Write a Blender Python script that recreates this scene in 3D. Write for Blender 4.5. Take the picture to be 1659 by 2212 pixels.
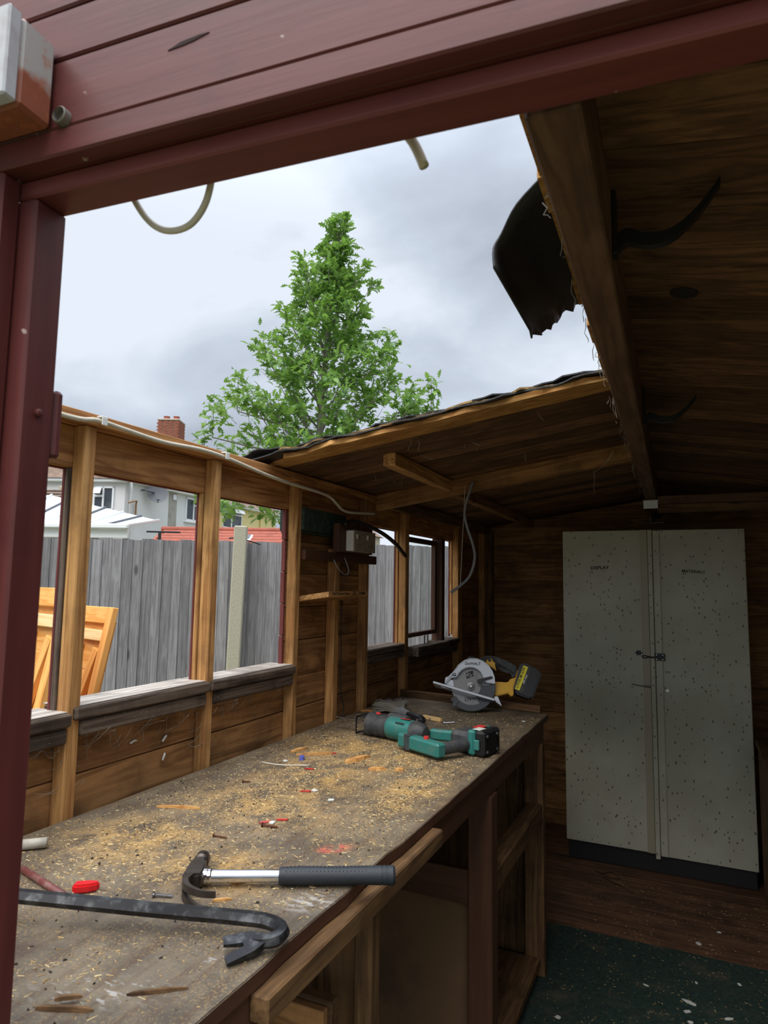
import bpy, bmesh, math, random
from mathutils import Vector, Matrix
R = math.radians
random.seed(7)
for o in list(bpy.data.objects): bpy.data.objects.remove(o)
SC = bpy.context.scene
COL = SC.collection

# ------------------------------------------------------------------ camera
cam = bpy.data.cameras.new('camera'); camo = bpy.data.objects.new('camera', cam); COL.objects.link(camo)
def cam_axes(yaw, pitch, roll):
    f = Vector((-math.sin(yaw)*math.cos(pitch), math.cos(yaw)*math.cos(pitch), math.sin(pitch)))
    r = Vector((math.cos(yaw), math.sin(yaw), 0)); u = r.cross(f)
    return r*math.cos(roll)+u*math.sin(roll), u*math.cos(roll)-r*math.sin(roll), f
cr, cu, cf = cam_axes(R(24.786), R(6.095), R(0.8326))
camo.matrix_world = Matrix(((cr.x, cu.x, -cf.x, 0), (cr.y, cu.y, -cf.y, 0), (cr.z, cu.z, -cf.z, 1.47), (0, 0, 0, 1)))
cam.sensor_fit = 'VERTICAL'; cam.sensor_height = 36.0; cam.lens = 1436.26/2212*36
cam.clip_start = 0.02; cam.clip_end = 400
cam.dof.use_dof = True; cam.dof.focus_distance = 2.6; cam.dof.aperture_fstop = cam.lens/2.2
SC.camera = camo

# ------------------------------------------------------------------ world: overcast sky with soft cloud banks
W = bpy.data.worlds.new('overcast_sky'); SC.world = W; W.use_nodes = True
nt = W.node_tree; nt.nodes.clear()
def N(nt, t, **k):
    n = nt.nodes.new(t)
    for a, b in k.items(): setattr(n, a, b)
    return n
def L(nt, a, b): nt.links.new(a, b)
tc = N(nt, 'ShaderNodeTexCoord'); mp = N(nt, 'ShaderNodeMapping'); mp.inputs['Scale'].default_value = (1.0, 1.0, 1.9); mp.inputs['Location'].default_value = (3.1, .4, .2)
L(nt, tc.outputs['Generated'], mp.inputs[0])
n1 = N(nt, 'ShaderNodeTexNoise'); n1.inputs['Scale'].default_value = 2.3; n1.inputs['Detail'].default_value = 7; n1.inputs['Roughness'].default_value = .5; n1.inputs['Distortion'].default_value = .3
L(nt, mp.outputs[0], n1.inputs['Vector'])
rp = N(nt, 'ShaderNodeValToRGB'); e = rp.color_ramp.elements
e[0].position = .36; e[0].color = (.44, .49, .58, 1); e[1].position = .62; e[1].color = (.80, .87, .97, 1)
m = e.new(.5); m.color = (.60, .67, .78, 1)
L(nt, n1.outputs['Fac'], rp.inputs[0])
sx = N(nt, 'ShaderNodeSeparateXYZ'); L(nt, tc.outputs['Generated'], sx.inputs[0])
mr = N(nt, 'ShaderNodeMapRange'); mr.interpolation_type = 'SMOOTHSTEP'      # overcast: zenith brighter than the horizon
mr.inputs['From Min'].default_value = .45; mr.inputs['From Max'].default_value = 1; mr.inputs['To Min'].default_value = 1; mr.inputs['To Max'].default_value = 3.2
L(nt, sx.outputs['Z'], mr.inputs['Value'])
bg = N(nt, 'ShaderNodeBackground'); L(nt, rp.outputs[0], bg.inputs['Color']); L(nt, mr.outputs[0], bg.inputs['Strength'])
wo = N(nt, 'ShaderNodeOutputWorld'); L(nt, bg.outputs[0], wo.inputs[0])

# sun behind the cloud layer: very soft
sl = bpy.data.lights.new('veiled_sun', 'SUN'); sl.energy = 3.6; sl.angle = R(62); sl.color = (1, .97, .92)
so = bpy.data.objects.new('veiled_sun', sl); COL.objects.link(so); so.rotation_euler = (R(30), 0, R(-10))
SC.view_settings.view_transform = 'Standard'; SC.view_settings.look = 'None'; SC.view_settings.gamma = 1
SC.view_settings.use_curve_mapping = False; SC.view_settings.exposure = 0.0

# ------------------------------------------------------------------ helpers
def thing(name, label, cat=None, loc=(0, 0, 0), rot=(0, 0, 0), group=None, kind=None):
    o = bpy.data.objects.new(name, None); COL.objects.link(o); o.location = loc; o.rotation_euler = rot
    o.empty_display_size = .05
    if label: o['label'] = label
    if cat: o['category'] = cat
    if group: o['group'] = group
    if kind: o['kind'] = kind
    return o
def tag(o, label=None, cat=None, group=None, kind=None):
    if label: o['label'] = label
    if cat: o['category'] = cat
    if group: o['group'] = group
    if kind: o['kind'] = kind
    return o
def poff(p):
    v = Vector((0, 0, 0))
    while p is not None and p.parent is not None: v += p.location; p = p.parent
    return v
def link(name, me, mat, par, loc, rot=None, smooth=False):
    if mat is not None:
        me.materials.clear(); me.materials.append(mat)
    if smooth:
        for p in me.polygons: p.use_smooth = True
    o = bpy.data.objects.new(name, me); COL.objects.link(o)
    if par is not None: o.parent = par; loc = Vector(loc)-poff(par)
    o.location = loc
    if rot is not None: o.rotation_euler = rot
    return o
def pick(mat, size):
    if isinstance(mat, dict): return mat['xyz'[max(range(3), key=lambda i: abs(size[i]))]]
    return mat
def mk(name, vs, fs, mat, par=None, smooth=False, center=True):
    vs = [Vector(v) for v in vs]
    lo = Vector([min(v[i] for v in vs) for i in range(3)]); hi = Vector([max(v[i] for v in vs) for i in range(3)])
    c = (lo+hi)/2 if center else Vector((0, 0, 0))
    me = bpy.data.meshes.new(name); me.from_pydata([v-c for v in vs], [], fs); me.update()
    return link(name, me, pick(mat, hi-lo), par, c, smooth=smooth)
def bm_box(bm, lo, hi, bev=0):
    lo, hi = Vector(lo), Vector(hi)
    r = bmesh.ops.create_cube(bm, size=1, matrix=Matrix.Translation((lo+hi)/2) @ Matrix.Diagonal((*(hi-lo), 1)))
    if bev > 0:
        es = list({e for v in r['verts'] for e in v.link_edges})
        bmesh.ops.bevel(bm, geom=es, offset=bev, segments=1, affect='EDGES')
def box(name, lo, hi, mat, par=None, bev=.0015, rot=None):
    lo, hi = Vector(lo), Vector(hi); c = (lo+hi)/2; h = hi-lo
    bm = bmesh.new(); bm_box(bm, -h/2, h/2, min(bev, .3*min(h)))
    me = bpy.data.meshes.new(name); bm.to_mesh(me); bm.free()
    return link(name, me, pick(mat, h), par, c, rot)
def boxes(name, lst, mat, par=None, bev=.001, rot=None):
    bm = bmesh.new(); alo = Vector([min(l[i] for l, h in lst) for i in range(3)]); ahi = Vector([max(h[i] for l, h in lst) for i in range(3)]); c = (alo+ahi)/2
    for l, h in lst: bm_box(bm, Vector(l)-c, Vector(h)-c, bev)
    me = bpy.data.meshes.new(name); bm.to_mesh(me); bm.free()
    return link(name, me, pick(mat, ahi-alo), par, c, rot)
def beam(name, p0, p1, w, h, mat, par=None, up=(0, 0, 1), bev=.0015, jag=0):
    # oriented bar from p0 to p1; h along 'up', w across; its local X runs along the bar
    p0, p1 = Vector(p0), Vector(p1); x = (p1-p0); ln = x.length; x.normalize()
    y = Vector(up).cross(x).normalized(); z = x.cross(y)
    bm = bmesh.new(); bm_box(bm, (-ln/2, -w/2, -h/2), (ln/2, w/2, h/2), min(bev, .3*min(w, h)))
    me = bpy.data.meshes.new(name); bm.to_mesh(me); bm.free()
    m = mat['x'] if isinstance(mat, dict) else mat
    o = link(name, me, m, par, (p0+p1)/2)
    o.rotation_euler = Matrix((x, y, z)).transposed().to_euler()
    return o
def frames(pts):
    out = []; prev = None
    for i, p in enumerate(pts):
        t = (pts[min(i+1, len(pts)-1)]-pts[max(i-1, 0)]).normalized()
        if prev is None:
            a = Vector((0, 0, 1)) if abs(t.z) < .9 else Vector((1, 0, 0)); n = t.cross(a).normalized()
        else:
            n = (prev-t*prev.dot(t)).normalized()
        prev = n; out.append((t, n, t.cross(n)))
    return out
def tube_vf(pts, r, n=8, cap=True, sq=None):
    pts = [Vector(p) for p in pts]; vs, fs = [], []
    rr = r if isinstance(r, (list, tuple)) else [r]*len(pts)
    for (t, a, b), p, q in zip(frames(pts), pts, rr):
        for k in range(n):
            ang = 2*math.pi*k/n; s = sq or 1
            vs.append(p+a*math.cos(ang)*q+b*math.sin(ang)*q*s)
    for i in range(len(pts)-1):
        for k in range(n): fs.append((i*n+k, i*n+(k+1) % n, (i+1)*n+(k+1) % n, (i+1)*n+k))
    if cap: fs.append(tuple(range(n-1, -1, -1))); fs.append(tuple(range((len(pts)-1)*n, len(pts)*n)))
    return vs, fs
def tube(name, pts, r, mat, par=None, n=8, sq=None, smooth=True):
    vs, fs = tube_vf(pts, r, n, sq=sq); return mk(name, vs, fs, mat, par, smooth=smooth)
def spline(ps, k=6):
    ps = [Vector(p) for p in ps]; out = []
    for i in range(len(ps)-1):
        a = ps[max(i-1, 0)]; b = ps[i]; c = ps[i+1]; d = ps[min(i+2, len(ps)-1)]
        for j in range(k):
            t = j/k; out.append(.5*((2*b)+(c-a)*t+(2*a-5*b+4*c-d)*t*t+(3*b-a-3*c+d)*t**3))
    out.append(ps[-1]); return out
def prism(name, pts, t0, t1, mat, par=None, plane='xz', bev=0, smooth=False):
    # outline pts in a plane, extruded along the remaining axis from t0 to t1
    def P(a, b, t): return {'xz': (a, t, b), 'xy': (a, b, t), 'yz': (t, a, b)}[plane]
    n = len(pts); vs = [Vector(P(a, b, t0)) for a, b in pts]+[Vector(P(a, b, t1)) for a, b in pts]
    fs = [tuple(range(n)), tuple(range(2*n-1, n-1, -1))]+[(i, i+n, (i+1) % n+n, (i+1) % n) for i in range(n)]
    o = mk(name, vs, fs, mat, par)
    bm = bmesh.new(); bm.from_mesh(o.data); bmesh.ops.recalc_face_normals(bm, faces=bm.faces)
    if bev > 0:
        es = [e for e in bm.edges if len(e.link_faces) == 2 and e.calc_face_angle() > .6]
        bmesh.ops.bevel(bm, geom=es, offset=bev, segments=2, affect='EDGES', clamp_overlap=True)
    bm.to_mesh(o.data); bm.free()
    if smooth:
        for p in o.data.polygons: p.use_smooth = True
        try: o.data.set_sharp_from_angle(angle=R(40))
        except Exception: pass
    return o
def lathe(name, prof, mat, par=None, axis='x', c=(0, 0, 0), n=20, smooth=True, ang=(0, 2*math.pi)):
    # prof: (position along axis, radius)
    vs, fs = [], []; full = abs(ang[1]-ang[0]-2*math.pi) < 1e-6; c = Vector(c); m = n if full else n+1
    for a, r in prof:
        for k in range(m):
            t = ang[0]+(ang[1]-ang[0])*k/n; p, q = r*math.cos(t), r*math.sin(t)
            vs.append(c+Vector({'x': (a, p, q), 'y': (p, a, q), 'z': (p, q, a)}[axis]))
    for i in range(len(prof)-1):
        for k in range(n if full else n):
            k2 = (k+1) % m; fs.append((i*m+k, i*m+k2, (i+1)*m+k2, (i+1)*m+k))
    if full: fs.append(tuple(range(m-1, -1, -1))); fs.append(tuple(range((len(prof)-1)*m, len(prof)*m)))
    o = mk(name, vs, fs, mat, par)
    bm = bmesh.new(); bm.from_mesh(o.data); bmesh.ops.recalc_face_normals(bm, faces=bm.faces); bm.to_mesh(o.data); bm.free()
    if smooth:
        for p in o.data.polygons: p.use_smooth = True
        try: o.data.set_sharp_from_angle(angle=R(35))
        except Exception: pass
    return o
def text(name, s, size, mat, par, loc, rot, depth=.0003, align='CENTER', xs=1.0, shear=0):
    cu_ = bpy.data.curves.new(name, 'FONT'); cu_.body = s; cu_.size = size; cu_.align_x = align; cu_.align_y = 'CENTER'; cu_.extrude = depth; cu_.resolution_u = 2; cu_.shear = shear; cu_.offset = size*.022
    t = bpy.data.objects.new(name+'_c', cu_); COL.objects.link(t); t.scale = (xs, 1, 1)
    bpy.context.view_layer.update(); dg = bpy.context.evaluated_depsgraph_get()
    me = bpy.data.meshes.new_from_object(t.evaluated_get(dg)); bpy.data.objects.remove(t)
    for v in me.vertices: v.co.x *= xs
    return link(name, me, mat, par, loc, rot)

# ------------------------------------------------------------------ materials
def newmat(name):
    m = bpy.data.materials.new(name); m.use_nodes = True; nt = m.node_tree; nt.nodes.clear()
    o = N(nt, 'ShaderNodeOutputMaterial'); b = N(nt, 'ShaderNodeBsdfPrincipled'); L(nt, b.outputs[0], o.inputs[0])
    return m, nt, b
def c4(c): return (c[0], c[1], c[2], 1)
def S(r, g, b):      # sRGB 0-255 to linear
    f = lambda v: (v/255/12.92 if v <= 10 else ((v/255+.055)/1.055)**2.4)
    return (f(r), f(g), f(b))
def mixc(nt, fac, a, b, mode='MIX'):
    m = N(nt, 'ShaderNodeMix', data_type='RGBA', blend_type=mode)
    for s, v in ((m.inputs[0], fac), (m.inputs[6], a), (m.inputs[7], b)):
        if isinstance(v, (int, float)): s.default_value = v
        elif isinstance(v, tuple): s.default_value = c4(v)
        else: L(nt, v, s)
    return m.outputs[2]
def math_(nt, op, a, b=None, clamp=False):
    m = N(nt, 'ShaderNodeMath', operation=op, use_clamp=clamp)
    for s, v in ((m.inputs[0], a), (m.inputs[1], b)):
        if v is None: continue
        if isinstance(v, (int, float)): s.default_value = v
        else: L(nt, v, s)
    return m.outputs[0]
def maprange(nt, v, a, b, c=0, d=1, smooth=True):
    m = N(nt, 'ShaderNodeMapRange'); m.interpolation_type = 'SMOOTHSTEP' if smooth else 'LINEAR'
    L(nt, v, m.inputs['Value'])
    for k, x in (('From Min', a), ('From Max', b), ('To Min', c), ('To Max', d)): m.inputs[k].default_value = x
    return m.outputs[0]
def noise(nt, vec, scale, detail=4, rough=.55, dist=0):
    n = N(nt, 'ShaderNodeTexNoise'); n.inputs['Scale'].default_value = scale; n.inputs['Detail'].default_value = detail
    n.inputs['Roughness'].default_value = rough; n.inputs['Distortion'].default_value = dist
    if vec is not None: L(nt, vec, n.inputs['Vector'])
    return n.outputs['Fac']
def objvec(nt, scale=(1, 1, 1), seed=True):
    tc = N(nt, 'ShaderNodeTexCoord'); v = tc.outputs['Object']
    if seed:
        oi = N(nt, 'ShaderNodeObjectInfo'); mu = N(nt, 'ShaderNodeVectorMath', operation='SCALE'); cb = N(nt, 'ShaderNodeCombineXYZ')
        for k in range(3): cb.inputs[k].default_value = (31.7, 17.3, 23.9)[k]
        L(nt, cb.outputs[0], mu.inputs[0]); L(nt, oi.outputs['Random'], mu.inputs['Scale'])
        ad = N(nt, 'ShaderNodeVectorMath', operation='ADD'); L(nt, v, ad.inputs[0]); L(nt, mu.outputs[0], ad.inputs[1]); v = ad.outputs[0]
    mp = N(nt, 'ShaderNodeMapping'); mp.inputs['Scale'].default_value = scale; L(nt, v, mp.inputs[0]); return mp.outputs[0]
def bump(nt, b, h, strength=.3, dist=.002):
    bn = N(nt, 'ShaderNodeBump'); bn.inputs['Strength'].default_value = strength; bn.inputs['Distance'].default_value = dist
    L(nt, h, bn.inputs['Height']); L(nt, bn.outputs[0], b.inputs['Normal'])
def wood(name, light, dark, grain=1.0, dirt=.3, dirtcol=(.02, .016, .013), knots=.5, rough=.75, var=.3, fine=1.0, bumps=.35, spec=.25):
    out = {}
    for ax in 'xyz':
        m, nt, b = newmat(name+'_'+ax)
        sc = [11.0*grain]*3; sc['xyz'.index(ax)] = .7
        v = objvec(nt, tuple(sc))
        g1 = noise(nt, v, 2.2, 3, .5, 1.2)
        wv = math_(nt, 'SINE', math_(nt, 'MULTIPLY', g1, 24.0))
        rings = maprange(nt, wv, -1, 1)
        sc2 = [60.0*fine]*3; sc2['xyz'.index(ax)] = 2.2
        v2 = objvec(nt, tuple(sc2)); g2 = noise(nt, v2, 1.5, 4, .65)
        f = math_(nt, 'ADD', math_(nt, 'MULTIPLY', rings, .22), math_(nt, 'MULTIPLY', g2, .78))
        col = mixc(nt, maprange(nt, f, .18, .78), dark, light)
        # knots
        sc3 = [9.0]*3; sc3['xyz'.index(ax)] = 3.2
        v3 = objvec(nt, tuple(sc3)); vo = N(nt, 'ShaderNodeTexVoronoi'); vo.inputs['Scale'].default_value = 1; L(nt, v3, vo.inputs['Vector'])
        kd = maprange(nt, vo.outputs['Distance'], .06, .2, 1, 0)
        sep = N(nt, 'ShaderNodeSeparateColor'); L(nt, vo.outputs['Color'], sep.inputs[0])
        kd = math_(nt, 'MULTIPLY', kd, math_(nt, 'LESS_THAN', sep.outputs[0], .35*knots))
        col = mixc(nt, math_(nt, 'MULTIPLY', kd, .75), col, (dark[0]*.35, dark[1]*.3, dark[2]*.3))
        # grime
        vd = objvec(nt, (1, 1, 1)); d = noise(nt, vd, 5.5, 6, .65)
        col = mixc(nt, math_(nt, 'MULTIPLY', maprange(nt, d, .42, .72), dirt), col, dirtcol)
        oi = N(nt, 'ShaderNodeObjectInfo'); val = maprange(nt, oi.outputs['Random'], 0, 1, 1-var, 1+var*.6, False)
        hs = N(nt, 'ShaderNodeHueSaturation'); L(nt, val, hs.inputs['Value']); L(nt, col, hs.inputs['Color'])
        L(nt, hs.outputs[0], b.inputs['Base Color']); b.inputs['Roughness'].default_value = rough; b.inputs['Specular IOR Level'].default_value = spec
        bump(nt, b, f, bumps, .002)
        out[ax] = m
    return out
def plain(name, col, rough=.5, metal=0, dirt=0, dirtcol=(.05, .04, .03), dscale=12, bmp=0, bscale=80, spec=.5):
    m, nt, b = newmat(name)
    b.inputs['Roughness'].default_value = rough; b.inputs['Metallic'].default_value = metal; b.inputs['Specular IOR Level'].default_value = spec
    if dirt or bmp:
        v = objvec(nt)
        if dirt:
            c = mixc(nt, math_(nt, 'MULTIPLY', maprange(nt, noise(nt, v, dscale, 6, .6), .45, .7), dirt), col, dirtcol); L(nt, c, b.inputs['Base Color'])
        else: b.inputs['Base Color'].default_value = c4(col)
        if bmp: bump(nt, b, noise(nt, v, bscale, 3), bmp, .002)
    else: b.inputs['Base Color'].default_value = c4(col)
    return m
def paint(name, col, worn, wear=.3, spots=(.6, .6, .6), rough=.5):
    # old gloss paint on timber: long worn streaks, sparse pale chips
    out = {}
    for ax in 'xyz':
        m, nt, b = newmat(name+'_'+ax); sc = [30.0]*3; sc['xyz'.index(ax)] = 2.0
        g = noise(nt, objvec(nt, tuple(sc)), 1.6, 5, .6); v = objvec(nt); n2 = noise(nt, v, 9, 5, .6)
        c = mixc(nt, maprange(nt, g, .3, .75), (col[0]*.72, col[1]*.7, col[2]*.72), col)
        c = mixc(nt, math_(nt, 'MULTIPLY', maprange(nt, n2, .52, .75), wear), c, worn)
        n3 = noise(nt, v, 38, 3, .5); c = mixc(nt, maprange(nt, n3, .74, .78, 0, .8), c, spots)
        L(nt, c, b.inputs['Base Color']); b.inputs['Roughness'].default_value = rough; b.inputs['Specular IOR Level'].default_value = .35
        bump(nt, b, g, .35, .0015); out[ax] = m
    return out

M_post = wood('honey_stud', S(212, 162, 102), S(150, 100, 54), dirt=.45, dirtcol=S(52, 42, 34), knots=.5, var=.12)
M_head = wood('header_board', S(200, 146, 90), S(136, 86, 48), grain=.6, dirt=.3, dirtcol=S(60, 40, 28), knots=.9, var=.12)
M_clad = wood('cladding_inside', S(174, 127, 80), S(120, 83, 50), grain=.6, dirt=.5, dirtcol=S(34, 28, 23), knots=.7, var=.28)
M_sill = wood('weathered_sill', S(120, 104, 90), S(58, 46, 38), grain=1.2, dirt=.7, dirtcol=S(30, 24, 20), knots=.1, var=.15)
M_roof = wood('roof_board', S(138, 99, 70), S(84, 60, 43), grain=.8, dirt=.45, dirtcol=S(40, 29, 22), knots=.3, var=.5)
M_split = wood('split_timber', S(214, 165, 100), S(160, 104, 52), grain=1.5, dirt=.25, dirtcol=S(60, 45, 32), knots=.1, var=.15)
M_beam = wood('ridge_timber', S(118, 88, 70), S(82, 60, 47), grain=.7, dirt=.4, dirtcol=S(50, 34, 26), knots=.3, var=.1)
M_bench = wood('bench_frame', S(130, 98, 64), S(76, 54, 35), grain=.8, dirt=.55, dirtcol=S(30, 23, 18), knots=.4, var=.2)
M_brown = paint('brown_stain', S(92, 60, 42), S(56, 40, 30), .6, S(150, 130, 115), .6)
M_floor = wood('floor_board', S(128, 92, 66), S(74, 52, 38), grain=1.2, dirt=.6, dirtcol=S(40, 30, 24), knots=.3, var=.15)
M_fence = wood('silvered_fence', S(152, 151, 152), S(112, 110, 111), grain=1.6, dirt=.3, dirtcol=S(104, 102, 102), knots=1.0, var=.26, rough=.85)
M_orange = wood('new_pine', S(240, 180, 104), S(214, 142, 66), grain=.6, dirt=0, knots=.25, var=.12, rough=.6)
M_palepine = wood('pale_pine', S(246, 214, 160), S(226, 186, 122), grain=.6, dirt=0, knots=.3, var=.06, rough=.6)
M_red = paint('red_paint', S(104, 51, 47), S(64, 33, 31), .5, S(190, 170, 160))
M_redbright = paint('red_trim_and_lit_stop', S(122, 62, 58), S(84, 42, 40), .4, S(200, 180, 160))  # lighter red for trim; on the head stop its highlight is put into the colour
M_felt = plain('roof_felt', S(46, 46, 48), .5, dirt=.3, dirtcol=S(80, 80, 80), dscale=160, bmp=.6, bscale=400)
M_black = plain('black_plastic', S(28, 28, 30), .45)
M_white = plain('white_plastic', S(225, 224, 216), .4, dirt=.1)
M_cablew = plain('cable_cream', S(205, 196, 176), .45, dirt=.25, dirtcol=S(120, 104, 84), dscale=30)
M_cableg = plain('cable_grey', S(150, 150, 152), .4)
M_steel = plain('steel', S(190, 190, 192), .3, 1)
M_galv = plain('galvanised', S(196, 196, 192), .45, .7, dirt=.3, dirtcol=S(110, 105, 98))

# ================================================================== THE SHED
def lap_x(name, xo, xi, a, b, z, z1, mat, par):      # shiplap board along Y, lip on the outer half
    xm = (xo+xi)/2
    return boxes(name, [((xm, a, z), (xi, b, z1-.003)), ((xo, a, z+.011), (xm+.0005, b, z1+.0105))], mat['y'], par, .0012)
def lap_y(name, yi, yo, a, b, z, z1, mat, par):
    ym = (yi+yo)/2
    return boxes(name, [((a, yi, z), (b, ym, z1-.003)), ((a, ym-.0005, z+.011), (b, yo, z1+.0105))], mat['x'], par, .0012)
# ---- left wall (framing, cladding, window openings)
WL = thing('wall_left', 'timber stud wall with open window holes, grey fence behind it', kind='structure')
XI = -1.25
posts = [(.60, .634, 1.822), (1.070, 1.104, 1.822), (1.530, 1.562, 1.822), (1.980, 2.012, 1.822), (2.530, 2.564, 1.822), (2.966, 3.010, 1.822), (3.765, 3.842, 1.822), (4.30, 4.37, 1.822)]
for y0, y1, zt in posts: box('post', (XI-.037, y0, .0), (XI, y1, zt), M_post, WL, .003)
box('post', (XI-.035, 2.262, 0), (XI+.002, 2.300, 1.60), M_post, WL, .003)
beam('top_plate', (-1.277, .56, 1.835), (-1.277, 4.375, 1.835), .078, .026, M_head, WL)
segs = [(.634, 1.070), (1.104, 1.530), (1.562, 1.980), (2.012, 2.530), (2.564, 2.966), (3.010, 3.765), (3.842, 4.30)]
for a, b in segs: box('header_board', (-1.302, a-.01, 1.724), (-1.287, b+.01, 1.821), M_head, WL)
# cladding below the sills, each board a piece
zs = [-.031+.1178*i for i in range(0, 10)]
for z in zs:
    z1 = min(z+.1165, 1.135)
    if z1-z < .02: continue
    for a, b in ((.56, 2.28), (2.281, 4.375)):
        lap_x('cladding_board', -1.305, -1.288+random.uniform(-.001, .001), a, b, z, z1, M_clad, WL)
# solid panel between the bays
for i in range(6):
    z = 1.147+.1178*i; z1 = min(z+.1165, 1.722)
    if z1 > z+.02: lap_x('cladding_board', -1.305, -1.288+random.uniform(-.001, .001), 1.982, 2.575, z, z1, M_clad, WL)
    if z1 > z+.02: lap_x('cladding_board', -1.305, -1.288, 3.83, 4.375, z, z1, M_clad, WL)
M_flake = wood('flaking_sill_top', S(214, 206, 196), S(150, 138, 126), grain=1.4, dirt=.6, dirtcol=S(84, 70, 60), knots=0, var=.05)
# sills and the rails under them
for (a, b), zt in zip(segs[:3], (1.176, 1.186, 1.186)):
    box('sill', (-1.345, a-.02, zt-.028), (-1.237, b+.004, zt), M_sill, WL, .004)
    box('sill_capping', (-1.346, a-.02, zt+.0003), (-1.252, b+.002, zt+.003), M_flake, WL, .001)
    box('sill_rail', (-1.290, a, zt-.066), (-1.244, b, zt-.030), M_sill, WL, .005)
box('sill', (-1.345, 2.56, 1.158), (-1.25, 2.966, 1.186), M_sill, WL, .004)
box('sill_rail', (-1.29, 2.564, 1.125), (-1.246, 2.966, 1.156), M_sill, WL, .005)
box('sill', (-1.345, 3.50, 1.130), (-1.245, 3.79, 1.158), M_sill, WL, .004)
box('sill_rail', (-1.29, 3.010, 1.085), (-1.25, 3.765, 1.125), M_sill, WL, .005)
# opening linings with painted outer edge
for y, s in ((1.07, 1), (1.53, 1), (2.966, 1), (3.765, 1)):
    box('jamb_lining', (-1.303, y-.004, 1.176), (-1.2885, y+.012, 1.724), M_sill if y == 1.07 else M_post, WL, .002)
    box('painted_trim', (-1.311, y-.005, 1.165), (-1.3035, y+.012, 1.724), M_redbright, WL, .002)
box('painted_trim', (-1.312, .60, 1.720), (-1.3025, 4.3, 1.735), M_redbright, WL, .002)
# outside shiplap ends seen past the third post
for i in range(5):
    z = 1.176+.110*i; box('shiplap_end', (-1.3045, 1.968+.002*(i % 2), z), (-1.2885, 1.9805, z+.108), M_redbright, WL, .002)

# casement left in the far window
win = thing('window_1', 'dark framed casement still fixed in the far left window opening', kind='structure')
for lo, hi in (((-1.31, 3.02, 1.20), (-1.285, 3.045, 1.705)), ((-1.31, 3.47, 1.20), (-1.285, 3.50, 1.705)), ((-1.31, 3.045, 1.20), (-1.285, 3.47, 1.222)), ((-1.31, 3.045, 1.68), (-1.285, 3.47, 1.705))):
    box('casement_bar', lo, hi, M_brown, win, .002)
box('mullion', (-1.32, 3.51, 1.155), (-1.26, 3.56, 1.722), M_brown, win, .003)
box('window_board', (-1.262, 3.02, 1.118), (-1.20, 3.47, 1.165), M_sill, win, .003)
for k in (3.20, 3.245): box('fixing_strap', (-1.246, k, 1.165), (-1.243, k+.016, 1.21), M_galv, win, .0005)
gm, gnt, gb = newmat('thin_glass'); gnt.nodes.remove(gb)
tr = N(gnt, 'ShaderNodeBsdfTransparent'); gl = N(gnt, 'ShaderNodeBsdfGlossy'); gl.inputs['Roughness'].default_value = .03; mx = N(gnt, 'ShaderNodeMixShader')
tr.inputs[0].default_value = (.93, .95, .94, 1)
mx.inputs[0].default_value = .05; L(gnt, tr.outputs[0], mx.inputs[1]); L(gnt, gl.outputs[0], mx.inputs[2]); L(gnt, mx.outputs[0], [n for n in gnt.nodes if n.type == 'OUTPUT_MATERIAL'][0].inputs[0])
M_pane = gm
box('pane', (-1.3, 3.045, 1.222), (-1.297, 3.47, 1.68), M_pane, win, 0)

# ---- back wall
WB = thing('wall_back', 'dark shiplap boarded back wall beside the cream cupboard', kind='structure')
for i in range(18):
    z = -.031+.1178*i; z1 = min(z+.1165, 2.018)
    if z1 > z: lap_y('cladding_board', 4.380+random.uniform(0, .0015), 4.398, -1.305, .90, z, z1, M_clad, WB)
box('corner_post', (-1.25, 4.33, 0), (-1.20, 4.379, 1.83), M_bench, WB, .003)
# ---- right wall
WR = thing('wall_right', 'unlit boarded wall behind the cupboard on the right', kind='structure')
for i in range(16):
    z = -.031+.1178*i; lap_x('cladding_board', .902, .885, .55, 4.378, z, min(z+.1165, 1.83), M_clad, WR)

# ---- floor: boards across the shed
FL = thing('floor', 'bare brown floor boards with a green carpet laid over them', kind='structure')
fy = .45
while fy < 4.38:
    box('floor_board', (-1.288, fy, -.022), (.883, min(fy+.118, 4.378), random.uniform(-.0012, 0)), M_floor, FL, .002); fy += .1195

# ---- front wall: red painted door head, jamb and boards, yawed a little against the bench
TH = R(4.77)
WF = thing('wall_front', 'red painted door frame and boards in the foreground', loc=(-.634, .50, 0), rot=(0, 0, TH), kind='structure')
box('jamb_stop', (-.030, -.043, 0), (0, 0, 1.88), M_red, WF, .003)
box('jamb_frame', (-.060, -.068, 0), (-.021, -.0435, 1.90), M_red, WF, .003)
box('jamb_casing', (-.14, -.086, 0), (-.061, -.069, 1.897), M_red, WF, .003)
box('head_stop', (-.030, -.043, 1.880), (1.52, 0, 1.9012), M_redbright, WF, .0025)
box('head_frame', (-.060, -.0495, 1.9015), (1.52, 0, 1.99), M_red, WF, .002)
for z0, z1 in ((1.899, 1.929), (1.930, 2.006), (2.008, 2.064), (2.067, 2.13)):
    d = .0015 if z0 < 1.92 else 0
    box('shiplap_board', (-.30, -.068-d, z0), (1.52, -.050, z1), M_red, WF, .0022)
prism('timber_split', [(.185, 1.9785), (.20, 1.9835), (.222, 1.9850), (.232, 1.9845), (.214, 1.9805), (.20, 1.9790)], -.0688, -.066, plain('split_shadow', S(40, 18, 16), .9), WF, 'xz')
box('jamb_keep', (-.02, .0005, 1.602), (.0005, .013, 1.678), M_red, WF, .004)
lathe('bolt_head', [(0, .0001), (.0, .0045), (.003, .0045), (.0045, .003), (.005, .0001)], M_red['x'], WF, 'x', (0, -.022, 1.646), 12)
box('jamb_far', (1.50, -.06, 0), (1.53, 0, 1.88), M_red, WF, .003)
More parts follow.
